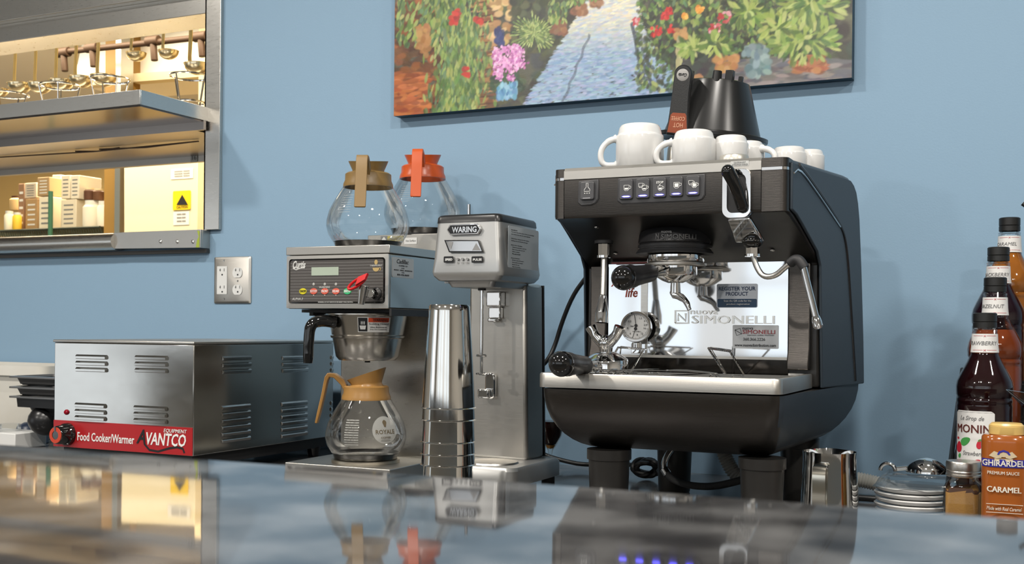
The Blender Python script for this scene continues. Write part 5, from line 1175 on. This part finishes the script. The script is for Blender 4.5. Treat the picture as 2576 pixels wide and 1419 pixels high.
FA = math.radians(-80); fd = V((math.cos(FA), math.sin(FA), 0)); fu = V((-math.sin(FA), math.cos(FA), 0))
o0 = hc*.100
def FP(u, z, d): return o0+fu*u+fd*d+V((0, 0, z))
outl = [(-.0185, -.004), (.0225, -.006), (.0165, .036), (.0145, .07), (.0155, .100)]+[(.0005+.0155*math.cos(a), .104+.0155*math.sin(a)) for a in [PI*i/12 for i in range(13)]]+[(-.015, .100), (-.0155, .07), (-.0165, .036)]
t = B(); t.loft([[FP(u, z, -.020) for u, z in outl], [FP(u, z, .004) for u, z in outl], [FP(u*.9+.0002, z*.96+.002, .007) for u, z in outl]]); t.done('handle', mat('grained_black', (.016, .016, .016), .42, bump=.2, bscale=600), bb, local=True, smooth=40)
t = B(); lb_ = [(-.0165, -.001), (.019, -.002), (.0145, .030), (.012, .034), (-.010, .034), (-.0135, .030)]; t.loft([[FP(u, z, .0071) for u, z in lb_], [FP(u, z, .0078) for u, z in lb_]]); t.done('orange_tab', mat('burnt_orange', (.24, .05, .016), .45), bb, local=True)
t = B(); t.text('HOT', FP(.010, .0165, .0080), .017, .008, ux=-fu, uz=(0, 0, -1), ext=.0003); t.text('COFFEE', FP(.0125, .0275, .0080), .024, .007, ux=-fu, uz=(0, 0, -1), ext=.0003); t.done('tab_lettering', mat('peach_ink', (.65, .35, .22), .5), bb, local=True)
t = B(); t.lathe([(0, .0005), (.010, .0005), (.0108, 0)], FP(.0002, .101, .0072), 28, fd); t.done('round_badge', mat('grey_badge', (.30, .29, .28), .4), bb, local=True)
t = B(); t.text('Curtis', FP(.0075, .104, .0079), .015, .006, ux=-fu, uz=(0, 0, -1), ext=.0003, shear=.3, bold=.03); t.done('badge_lettering', INKB, bb, local=True)

# ============================================================ CORDS AND HOSES
RUB = mat('black_rubber_cord', (.01, .01, .01), .4)
t = B(); t.tube([S(1500, 670, 2.36), S(1472, 700, 2.36), S(1440, 745, 2.37), S(1412, 815, 2.38), S(1398, 865, 2.38), S(1380, 905, 2.36), S(1352, 930, 2.36), S(1320, 950, 2.38), S(1300, 1010, 2.38), S(1300, 1100, 2.38), SZ(1300, 1172, .9055), SZ(1340, 1180, .9055)], .0052, 10, smooth=2)
t.done('power_cord', RUB, label='black power cord looping down between the drink mixer and espresso machine', cat='cord')
t = B(); t.tube([S(1365, 1140, 2.38), S(1376, 1147, 2.38), S(1420, 1160, 2.38), S(1470, 1170, 2.38), S(1580, 1168, 2.38), S(1600, 1172, 2.36)], .0050, 10, smooth=2)
t.done('power_cord', RUB, label='black cord lying behind the left machine leg near the stemmed glass', cat='cord')
t = B()
P = []
for i in range(70):
    a = i*.55; q = S(1625+30*math.cos(a)+6*math.sin(i*.3), 1160, 2.30+.012*math.sin(i*.9)); q.z = .925+.015*math.sin(a)+.004*math.sin(i*.7); P.append(q)
t.tube(P+[S(1655, 1185, 2.26), S(1668, 1198, 2.24)], .0050, 8, smooth=1); t.done('coiled_cable', RUB, label='coiled black cable bundle behind the machine between its left legs', cat='cable')
BRD = mat('braided_hose', (.035, .035, .035), .45, bump=.8, bscale=900)
o = empty('braided_hose', S(1760, 1220, 2.1), 'black braided water hose hanging in a curve beneath the espresso machine', 'hose')
t = B(); t.tube([S(1678, 1190, 2.10), S(1690, 1207, 2.09), S(1735, 1222, 2.06), S(1790, 1225, 2.03), S(1850, 1213, 2.0), S(1900, 1195, 1.98)], .0068, 12, smooth=2); t.done('hose_body', BRD, o)
t = B(); t.tube([S(1690, 1130, 2.12), S(1676, 1150, 2.11), S(1670, 1170, 2.105), S(1676, 1192, 2.10)], .0062, 12, smooth=1); t.cyl(S(1671, 1180, 2.103), S(1680, 1194, 2.10), .0085, n=14); t.done('hose_fitting', CHROME, o)
GRH = mat('grey_corrugated', (.40, .40, .37), .45)
def corr(nm, pts, r, lab):
    b = B(); P = [V(p) for p in pts]
    for _ in range(3):
        Q = [P[0]]
        for i in range(len(P)-1): Q += [P[i]*.75+P[i+1]*.25, P[i]*.25+P[i+1]*.75]
        P = Q+[P[-1]]
    D = [0]
    for i in range(len(P)-1): D.append(D[-1]+(P[i+1]-P[i]).length)
    L = D[-1]; n = int(L/.0013); out = []; j = 0
    for k_ in range(n+1):
        s_ = L*k_/n
        while j < len(D)-2 and D[j+1] < s_: j += 1
        out.append(P[j].lerp(P[j+1], (s_-D[j])/max(D[j+1]-D[j], 1e-9)))
    rs = [1+.10*math.sin(2*PI*k_/4) for k_ in range(n+1)]
    b.tube(out, r, 14, rs=rs); return b.done(nm, GRH, label=lab, cat='hose')
def zc_(p, z): q = V(p); q.z = z; return q
corr('drain_hose', [S(1815, 1120, 2.12), S(1828, 1160, 2.12), S(1850, 1195, 2.12), S(1885, 1205, 2.12), S(1950, 1200, 2.14), S(2000, 1200, 2.20), S(2060, 1195, 2.26)], .0135, 'grey corrugated drain hose dropping beneath the machine to the rear leg')
corr('drain_hose', [zc_(S(2095, 1178, 2.28), .935), zc_(S(2165, 1188, 2.28), .932), zc_(S(2215, 1200, 2.28), .925), zc_(S(2270, 1210, 2.28), .917), zc_(S(2400, 1210, 2.30), .916)], .0140, 'grey corrugated hose running right from behind the milk pitcher')
t = B(); t.tube([zc_(S(2120, 1200, 2.20), .908), zc_(S(2230, 1200, 2.20), .908), zc_(S(2330, 1200, 2.22), .908)], .0062, 10, smooth=1); t.done('power_cord', RUB, label='black cord under the grey hose beside the saucers', cat='cord')
# stemmed glass
p = S(1384, 1186, 2.27)
o = empty('stemmed_glass', (p.x, 2.27, .9005), 'stemmed glass of dark drink half hidden between the mixer and the espresso machine', 'glass')
t = B(); t.lathe([(0, .001), (.028, .001), (.029, .002), (.012, .005), (.005, .012), (.004, .045), (.006, .055), (.014, .066), (.024, .085), (.030, .11), (.031, .14), (.028, .165)], (0, 0, 0), 36); t.done('glass_shell', GLASS, o, local=True)
t = B(); t.lathe([(0, .064), (.012, .068), (.0225, .086), (.0285, .11), (.0285, .118), (0, .118)], (0, 0, 0), 30); t.done('dark_drink', mat('dark_cola', (.03, .006, .003), .1), o, local=True)
t = B(); t.lathe([(0, .057), (.007, .059), (.011, .066), (0, .066)], (0, 0, 0), 20); t.done('amber_layer', mat('amber_layer', (.7, .3, .03), .2), o, local=True)

# ============================================================ RIGHT OF THE MACHINE
PITX = S(2087, 1200, 1.92)
mp = empty('milk_pitcher', (PITX.x, 1.92, .9005), 'polished steel milk pitcher right of the espresso machine, strap handle facing front', 'pitcher')
POL = mat('polished_steel', (.80, .79, .77), .07, 1, bump=.02, bscale=12, stretch=(1, 1, .3))
t = B(); pr = [(.046, 0), (.0475, .002), (.0475, .01), (.0455, .06), (.0435, .095), (.0432, .112), (.0440, .1205), (.0425, .1205), (.0418, .112), (.042, .095), (.044, .06), (.046, .01), (0, .006)]
t.lathe([(0, .0)]+pr, (0, 0, 0), 56)
for v in t.b.verts:
    if v.co.z > .1: 
        a = math.atan2(v.co.y, v.co.x)-math.radians(100); k_ = max(0, math.cos(a))**12*(v.co.z-.1)/.02*.010; v.co.x += math.cos(math.radians(100))*k_; v.co.y += math.sin(math.radians(100))*k_
t.done('pitcher_body', POL, mp, local=True, smooth=50)
ha = math.atan2(-1.92, -PITX.x)-math.radians(14)
hd = V((math.cos(ha), math.sin(ha), 0)); hs = V((-math.sin(ha), math.cos(ha), 0))
t = B(); rings = []
for d, z in ((.043, .104), (.056, .105), (.066, .101), (.070, .088), (.070, .050), (.066, .022), (.056, .012)):
    rings.append([hd*d-hs*.0105+V((0, 0, z)), hd*d+hs*.0105+V((0, 0, z)), hd*(d-.0022)+hs*.0105+V((0, 0, z-.002)), hd*(d-.0022)-hs*.0105+V((0, 0, z-.002))])
t.loft(rings); t.done('strap_handle', mat('warm_polished_steel', (.74, .70, .60), .16, 1), mp, local=True, smooth=60)
t = B(); t.lathe([(0, .002), (.003, .001), (.0034, 0)], hd*.060+hs*.0105+V((0, 0, .101)), 12, hs); t.done('rivet', CHROME, mp, local=True)
# saucers
scx = S(2299, 1250, 2.0); sau = None
for i in range(6):
    if sau is None:
        sau = o = empty('espresso_saucer', (0, 0, 0)); R = .0625
        B().lathe([(0, .0), (.026, 0), (.030, .0015), (R*.82, .0060), (R-.001, .0100), (R+.0004, .0140), (R-.002, .0158), (R*.9, .0135), (.032, .0055), (0, .0045)], (0, 0, 0), 56).done('saucer_dish', WHITE, o, local=True, smooth=50)
    else: o = copy_tree(sau)
    place(o, (scx.x+(.001 if i % 2 else -.001), 2.0, .9006+.0094*i), i)
    tag(o, 'white china saucer, '+['lowest of the stack on the worktop', 'second from the bottom of the stack', 'third from the bottom of the stack', 'fourth from the bottom of the stack', 'fifth from the bottom of the stack', 'topmost of the stack under the clear tray'][i], 'saucer', 'stacked white saucers')
# clear tray with scoop
tz = .9006+.0094*5+.0172
tr = empty('clear_plastic_tray', (scx.x, 2.0, tz), 'clear ribbed plastic tray lid lying over the stacked saucers', 'tray')
x0, x1 = S(2203, 1200, 1.96).x, scx.x+.09
t = B(); t.loft([rr3(x0-scx.x-.004, x1-scx.x, -.062, .115, 0, .012), rr3(x0-scx.x, x1-scx.x-.004, -.058, .11, .003, .012), rr3(x0-scx.x+.004, x1-scx.x-.008, -.054, .106, .012, .012), rr3(x0-scx.x+.012, x1-scx.x-.016, -.046, .098, .016, .010)]); t.done('tray_shell', PET, tr, local=True, smooth=30, bevel=.0008)
t = B()
t.tube([(x0-scx.x+.016, -.064, .001), (x1-scx.x-.02, -.064, .001), (x1-scx.x-.004, -.05, .001), (x1-scx.x-.004, .10, .001)], .0022, 6, smooth=1); t.done('rolled_rim', thin_glass('crinkled_plastic', (.9, .91, .92), .12, 2.2), tr, local=True)
s0_ = S(2332, 1168, 2.02)
sc2 = empty('serving_scoop', (s0_.x, 2.03, tz+.0175), 'steel scoop lying face down on the clear tray above the saucers', 'scoop', None, (0, 0, math.radians(-8)))
t = B(); rg = []
for i in range(13):
    u = i/12; x = -.034+.068*u; w_ = .024*math.sin(PI*min(1, max(.02, u*.93+.05)))**.6; h_ = .026*math.sin(PI*min(1, max(.03, u*.9+.06)))**.7
    rg.append([(x, w_*math.cos(a), max(0, h_*math.sin(a))) for a in [PI*k_/12 for k_ in range(13)]])
t.loft(rg, cap=True); t.done('scoop_bowl', POL, sc2, local=True, smooth=60)
t = B(); t.tube([(-.030, 0, .006), (-.044, -.004, .004), (-.052, -.006, .003)], .0042, 10); t.tube([(x, -.022, z) for x, z in arc(-.060, .001, .0125, 0, 180, 14)], .0034, 10); t.done('scoop_handle', CHROME, sc2, local=True)
# spice jar
sj = S(2424, 1240, 1.84)
jo = empty('spice_jar', (sj.x, 1.84, .9005), 'square glass jar of tan spice powder with a silver screw lid', 'jar', None, (0, 0, math.radians(-4)))
def sq(r, z, c=.35): return [(x, y, z) for x, y in rrect(-r, r, -r, r, r*c, 6)]
t = B(); t.loft([sq(.0235, 0), sq(.0262, .003), sq(.0262, .086), sq(.0245, .092, .6), sq(.021, .097, 1), sq(.0205, .104, 1)], cap=False); t.loft([sq(.0235, 0), sq(.001, 0)], cap=False); t.done('glass_shell', GLASS, jo, local=True)
t = B(); R0 = [sq(.0225, .003), sq(.0235, .005), sq(.0235, .078)]; top = [(x, y, .082+.006*math.sin(x*160)+.004*math.cos(y*120+x*300)) for x, y, z in sq(.0232, 0)]
t.loft(R0+[top]); t.done('spice_powder', mat('tan_spice', (.50, .27, .07), .9, bump=.3, bscale=400, mix=(.44, .23, .07), mscale=40), jo, local=True)
t = B(); t.loft([[(x*1.01, y*1.01, z-.004) for x, y, z in top], [(x, y, z+.004+.003*math.sin(x*700)) for x, y, z in top]], cap=False); t.done('powder_dust_ring', mat('dark_cinnamon', (.10, .045, .025), .9), jo, local=True)
t = B(); pr = [(.0245, .102), (.0258, .103), (.0258, .1055), (.0245, .1065), (.0252, .108), (.0252, .110), (.0245, .111), (.0255, .1125), (.0258, .122), (.0245, .125), (0, .1255)]
t.lathe([(0, .102)]+pr, (0, 0, 0), 60); t.done('screw_lid', mat('aluminium_lid', (.62, .59, .55), .3, 1, bump=.1, bscale=160), jo, local=True, smooth=30)
# caramel sauce bottle
cb = S(2531, 1200, 1.766); can = math.atan2(-1.766, -cb.x)
co_ = empty('sauce_bottle', (cb.x, 1.766, .9005), 'caramel sauce squeeze bottle with gold flip cap and blue band label', 'bottle', None, (0, 0, can+PI/2))
def ov(rx, ry, z, n=48): return [(rx*(abs(math.cos(a))**.8)*(1 if math.cos(a) > 0 else -1), ry*(abs(math.sin(a))**.8)*(1 if math.sin(a) > 0 else -1), z) for a in [2*PI*i/n for i in range(n)]]
hb = S(2531, 1093, 1.766).z-.9005; ht = S(2531, 1064, 1.766).z-.9005
t = B(); t.loft([ov(.028, .020, 0), ov(.032, .024, .004), ov(.033, .025, .02), ov(.0325, .0245, hb*.5), ov(.0335, .025, hb-.010), ov(.0328, .024, hb-.003), ov(.030, .022, hb)]); t.done('bottle_body', mat('caramel_plastic', (.31, .085, .014), .16, coat=.6), co_, local=True)
t = B(); t.loft([ov(.022, .020, hb), ov(.0235, .0205, hb+.001), ov(.0235, .0205, hb+.012), ov(.0228, .020, hb+.0125), ov(.0232, .0202, hb+.0132), ov(.0228, .020, ht-.003), ov(.020, .018, ht)]); t.done('flip_cap', mat('gold_cap', (.62, .42, .14), .3), co_, local=True, smooth=30)
FY = -.0254
def onf(k0=0): 
    def f(x, z, k):
        c_ = max(-1, min(1, x/.0336)); a_ = math.acos(abs(c_)**1.25); return (x, -(.0252*max(0, math.sin(a_))**.8)-.0003-k-k0, z)
    return f
def zpx(y): return S(2531, y, 1.766).z-.9005
def xpx(x): return (x-2531)*1.623/2850
t = B(); f0 = onf(); rows = []
zb_, zt_2 = zpx(1172), zpx(1152)
for i in range(25): x = -.0318+.0636*i/24; rows.append([t.b.verts.new(f0(x, zb_, 0)), t.b.verts.new(f0(x, zt_2, 0))])
for u, v in zip(rows, rows[1:]): t.f([u[0], v[0], v[1], u[1]])
t.done('blue_band', mat('royal_blue_ink', (.03, .03, .28), .35), co_, local=True, recalc=False)
t = B()
for tx, x0_, y0_2, x1_, y1_2, bo in (('GHIRARDELLI', 2476, 1154, 2586, 1169, .02), ('PREMIUM SAUCE', 2488, 1182, 2561, 1190, .01), ('CARAMEL', 2487, 1220, 2565, 1234, .04), ('Made with Real Caramel', 2487, 1270, 2567, 1279, .0)):
    zA, zB = zpx(y1_2), zpx(y0_2); xA, xB = xpx(x0_), xpx(x1_)
    t.text(tx, (0, 0, 0), xB-xA, zB-zA, shear=.25 if tx[0] == 'M' else 0, bold=bo, fn=lambda a, b_, k, xA=xA, zA=zA: onf(.0004)(xA+a, zA+b_, k))
for yy in (1264, 1285): t.box(xpx(2486), xpx(2570), -.0262, -.0250, zpx(yy), zpx(yy)+.0005)
t.done('label_lettering', mat('cream_ink', (.72, .68, .58), .5), co_, local=True, recalc=False)
t = B(); ez = zpx(1146)
def bp2(pts, k=.0008): t.f([t.b.verts.new(onf(k)(xpx(x), zpx(y), 0)) for x, y in pts])
bp2([(2491, 1144), (2503, 1132), (2520, 1138), (2520, 1148), (2508, 1150)]); bp2([(2556, 1144), (2544, 1132), (2530, 1138), (2530, 1148), (2540, 1150)]); bp2([(2504, 1150), (2546, 1150), (2546, 1156), (2504, 1156)])
bp2([(2514, 1146), (2536, 1146), (2532, 1136), (2524, 1134), (2518, 1137)]); t.done('eagle_crest', mat('pale_gold_ink', (.55, .45, .30), .5), co_, local=True, recalc=False)
t = B(); ap = [(2510, 1140), (2514, 1132), (2525, 1128), (2536, 1132), (2541, 1140), (2537, 1141), (2532, 1135), (2525, 1133), (2518, 1135), (2514, 1141)]
for a_, b_2, c_2, d_2 in ((0, 1, 8, 9), (1, 2, 7, 8), (2, 3, 6, 7), (3, 4, 5, 6)): bp2([ap[a_], ap[b_2], ap[c_2], ap[d_2]], .0011)
t.done('crest_arch', MATS['royal_blue_ink'], co_, local=True, recalc=False)
t = B(); ring = [(2532+20*math.cos(a), 1318-18*math.sin(a)) for a in [PI*i/12 for i in range(13)]]; r2_ = [(2532+17*math.cos(a), 1318-15*math.sin(a)) for a in [PI*i/12 for i in range(13)]]
for i in range(12): bp2([ring[i], ring[i+1], r2_[i+1], r2_[i]])
t.done('round_seal', MATS['cream_ink'], co_, local=True, recalc=False)

# syrup bottles on a stepped rack
rack = empty('bottle_rack', (-.08, 2.1, .9), 'black stepped display rack holding the syrup bottles', 'rack')
RB = mat('black_rack', (.012, .012, .012), .35)
specs = [(2478, 1.985, 787), (2504, 2.078, 698), (2512, 2.170, 622), (2540, 2.262, 548), (2668, 2.262, 530)]
pos = []
for px, Y, py in specs:
    q = S(px, py, Y); pos.append((q.x, Y, q.z-.300 if px < 2600 else pos[3][2]))
rxl, rxr = pos[0][0]-.052, pos[3][0]+.36
for i in range(4):
    Y = pos[i][1]; z = pos[i][2]
    B().box(rxl+.01*i, rxr, Y-.046, Y+.0455, .901, z-.0005).done('rack_step', RB, rack, bevel=.002)
t = B(); t.tube([(rxl-.002, 1.93, .945), (rxl-.002, 2.0, .98), (rxl-.002, 2.3, 1.15)], .004, 8); t.done('side_rail', RB, rack)
yf = pos[0][1]-.0465
t = B(); t.text('MONIN', (rxl+.004, yf, .912), .06, .018, ext=.0005); t.done('rack_lettering', INKW, rack)
t = B(); t.tube([S(2402, 1165, 2.05), S(2418, 1095, 2.05)], .0042, 8); t.done('side_rail', RB, rack)
LIQ = {'straw': mat('dark_red_syrup', (.018, .003, .004), .06, coat=.4), 'black': mat('purple_black_syrup', (.018, .004, .010), .06, coat=.4),
       'hazel': mat('red_amber_syrup', (.24, .045, .008), .06, coat=.4), 'caramel': mat('amber_syrup', (.40, .13, .015), .06, coat=.4)}
PAPER = mat('white_label_paper', (.72, .71, .69), .5)
CAPM = mat('black_screw_cap', (.012, .012, .012), .42)
DR = mat('dark_maroon_ink', (.10, .02, .015), .5); PINK = mat('rose_ink', (.50, .10, .12), .5)
def syrup(i, kind, fl, label, neck=.0, lvl=.215, front=True):
    x, y, z = pos[i]; va = math.atan2(-y, -x)
    o = empty('syrup_bottle', (x, y, z), label, 'bottle', 'syrup bottles on the stepped rack', (0, 0, 0))
    bpf = [(0, .001), (.036, 0), (.0415, .004), (.0425, .012), (.0425, .150), (.0415, .153), (.0425, .156), (.0425, .160), (.0412, .163), (.0432, .168), (.0435, .180), (.0420, .190), (.036, .203), (.027, .220), (.0215, .232), (.0200, .245), (.0190, .268), (.0185, .270), (.0195, .272), (.0165, .274), (.0165, .280)]
    t = B(); t.lathe(bpf, (0, 0, 0), 48)
    for v in t.b.verts:   # embossed flutes on the shoulder
        if .163 < v.co.z < .21: f_ = 1+.012*math.sin(9*math.atan2(v.co.y, v.co.x)); v.co.x *= f_; v.co.y *= f_
    t.done('bottle_shell', PET, o, local=True)
    t = B(); inner = [(max(0, r-.0012), zz) for r, zz in bpf if zz < lvl]; 
    def rad(zq):
        for (r0, z0), (r1, z1) in zip(bpf, bpf[1:]):
            if z0 <= zq <= z1: return r0+(r1-r0)*(zq-z0)/max(z1-z0, 1e-6)
        return .018
    inner[0] = (0, .002); t.lathe(inner+[(rad(lvl)-.0014, lvl), (0, lvl)], (0, 0, 0), 48); t.done('syrup', LIQ[kind], o, local=True)
    t = B(); t.lathe([(.0182, .2755), (.0182, .284), (.0172, .285), (.0182, .286), (.0182, .2985), (.0165, .300), (0, .300)], (0, 0, 0), 48)
    t.done('screw_cap', CAPM, o, local=True, smooth=30)
    fnn = lambda a, b_, k: ((rad(.236+b_)+.0005+k)*math.cos(va+a/.0205), (rad(.236+b_)+.0005+k)*math.sin(va+a/.0205), .236+b_)
    fc_ = lambda a, b_, k: fnn(a, b_, k)
    t = B(); rows = []
    for j in range(21): a = -.036+.072*j/20; rows.append([t.b.verts.new(fnn(a, 0, 0)), t.b.verts.new(fnn(a, .012, 0)), t.b.verts.new(fnn(a, .030, 0))])
    for u, v in zip(rows, rows[1:]): t.f([u[0], v[0], v[1], u[1]]); t.f([u[1], v[1], v[2], u[2]])
    t.done('neck_label', PAPER, o, local=True, recalc=False)
    t = B(); w_ = .0056*len(fl); t.text(fl, (0, 0, 0), w_, .0062, shear=.25, fn=lambda a, b_, k: fnn(a-w_/2-.007, b_+.012, k+.0003)); t.done('flavour_lettering', INKG, o, local=True, recalc=False)
    t = B()
    for zz in (.0035, .0265):
        for s_ in (-1, 1):
            r_ = [[t.b.verts.new(fnn(s_*(.003+.0028*j), zz+dz, .0003)) for dz in (0, .0006)] for j in range(7)]
            for u, v in zip(r_, r_[1:]): t.f([u[0], v[0], v[1], u[1]])
        for k_ in range(4): a_ = PI/4+PI/2*k_; pts = [(.0004*math.cos(a_+q)+.002*math.cos(a_)*(.6+.5*math.cos(q)), .0004*math.sin(a_+q)+.0016*math.sin(a_)*(.6+.5*math.cos(q))) for q in [2*PI*h/6 for h in range(6)]]; t.f([t.b.verts.new(fnn(a, zz+b_, .0004)) for a, b_ in pts])
    t.done('neck_ornament', PINK, o, local=True, recalc=False)
    if front:
        ff = lambda a, b_, k: ((.0431+k)*math.cos(va+(a)/.0431), (.0431+k)*math.sin(va+(a)/.0431), b_)
        off = -.018
        t = B(); rows = []
        for j in range(25): a = off-.034+.068*j/24; e = .004 if j in (0, 24) else (.0015 if j in (1, 23) else 0); rows.append([t.b.verts.new(ff(a, .055+e, 0)), t.b.verts.new(ff(a, .143-e, 0))])
        for u, v in zip(rows, rows[1:]): t.f([u[0], v[0], v[1], u[1]])
        t.done('front_label', PAPER, o, local=True, recalc=False)
        t = B(); t.text('MONIN', (0, 0, 0), .058, .013, bold=.02, fn=lambda a, b_, k: ff(a+off-.030, b_+.108, k+.0003)); t.done('brand_lettering', DR, o, local=True, recalc=False)
        t = B(); t.text('Le Sirop de', (0, 0, 0), .040, .009, shear=.35, fn=lambda a, b_, k: ff(a+off-.022, b_+.126, k+.0003)); t.text(fl.title(), (0, 0, 0), .036, .009, shear=.25, fn=lambda a, b_, k: ff(a+off-.016, b_+.070, k+.0003)); 
        for zz in (.1405,):
            r_ = [[t.b.verts.new(ff(off-.031+.0103*j, zz+dz, .0003)) for dz in (0, .0005)] for j in range(7)]
            for u, v in zip(r_, r_[1:]): t.f([u[0], v[0], v[1], u[1]])
        t.done('label_script', INKG, o, local=True, recalc=False)
        def blob(nm, mm, lst):
            t = B()
            for cx2, cz2, rx, rz, an in lst:
                pts = [(rx*math.cos(q), rz*math.sin(q)*(1-.25*math.cos(q))) for q in [2*PI*h/18 for h in range(18)]]
                c_, s_ = math.cos(an), math.sin(an); t.f([t.b.verts.new(ff(off+cx2+a*c_-b2*s_, cz2+a*s_+b2*c_, .0004)) for a, b2 in pts])
            t.done(nm, mm, o, local=True, recalc=False)
        blob('printed_leaves', mat('leaf_green_ink', (.06, .30, .07), .5), [(-.012, .094, .010, .006, .5), (.014, .097, .005, .002, .3), (-.024, .070, .004, .003, 1)])
        blob('printed_berries', mat('berry_red_ink', (.50, .02, .04), .5), [(-.026, .084, .009, .007, 1.4), (-.028, .098, .003, .002, 0), (.011, .090, .007, .004, 1.5), (.008, .062, .006, .004, .6)])
    return o
syrup(0, 'straw', 'STRAWBERRY', 'dark red strawberry syrup bottle, front one of the rack, whole white label showing', lvl=.2345)
syrup(1, 'hazel', 'HAZELNUT', 'red-amber hazelnut syrup bottle, second from the front of the rack', lvl=.212)
syrup(2, 'black', 'BLACKBERRY', 'nearly black berry syrup bottle, third from the front of the rack', lvl=.234)
syrup(3, 'caramel', 'CARAMEL', 'amber caramel syrup bottle, rearmost and highest in the left row', lvl=.236)
# pourer tip of the next bottle at the frame edge
o = syrup(4, 'hazel', 'CARAMEL', 'syrup bottle with a black pouring spout, cut off by the right edge of the photo', lvl=.21, front=False)
q = S(2572, 512, 2.262)
t = B(); b4 = V(pos[4])+V((0, 0, .298)); t.tube([b4, b4+V((0, 0, .018)), V((q.x+.015, 2.262, q.z-.012)), q], .005, 10, smooth=1, rs=[1.2, 1, 1, .8]); t.done('pouring_spout', CAPM, o)
# folded clear film at the right edge
t = B(); P = [S(2531, 981, 1.80), S(2600, 992, 1.80), S(2600, 1035, 1.82)]; t.hexa(P, [p_+V((0, .002, .0008)) for p_ in P]); P2 = [S(2531, 981, 1.80), S(2600, 1035, 1.82), S(2600, 1052, 1.86)]; t.hexa(P2, [p_+V((0, .002, .0008)) for p_ in P2])
t.tube([S(2595, 1030, 1.815), V((S(2595, 1030, 1.815).x+.01, 1.815, .9))], .003, 8)
t.done('folded_clear_wrapper', thin_glass('clear_film', (.95, .93, .88), .02, 3), label='pointed corner of a folded clear plastic wrapper at the right edge of the photo', cat='wrapper')
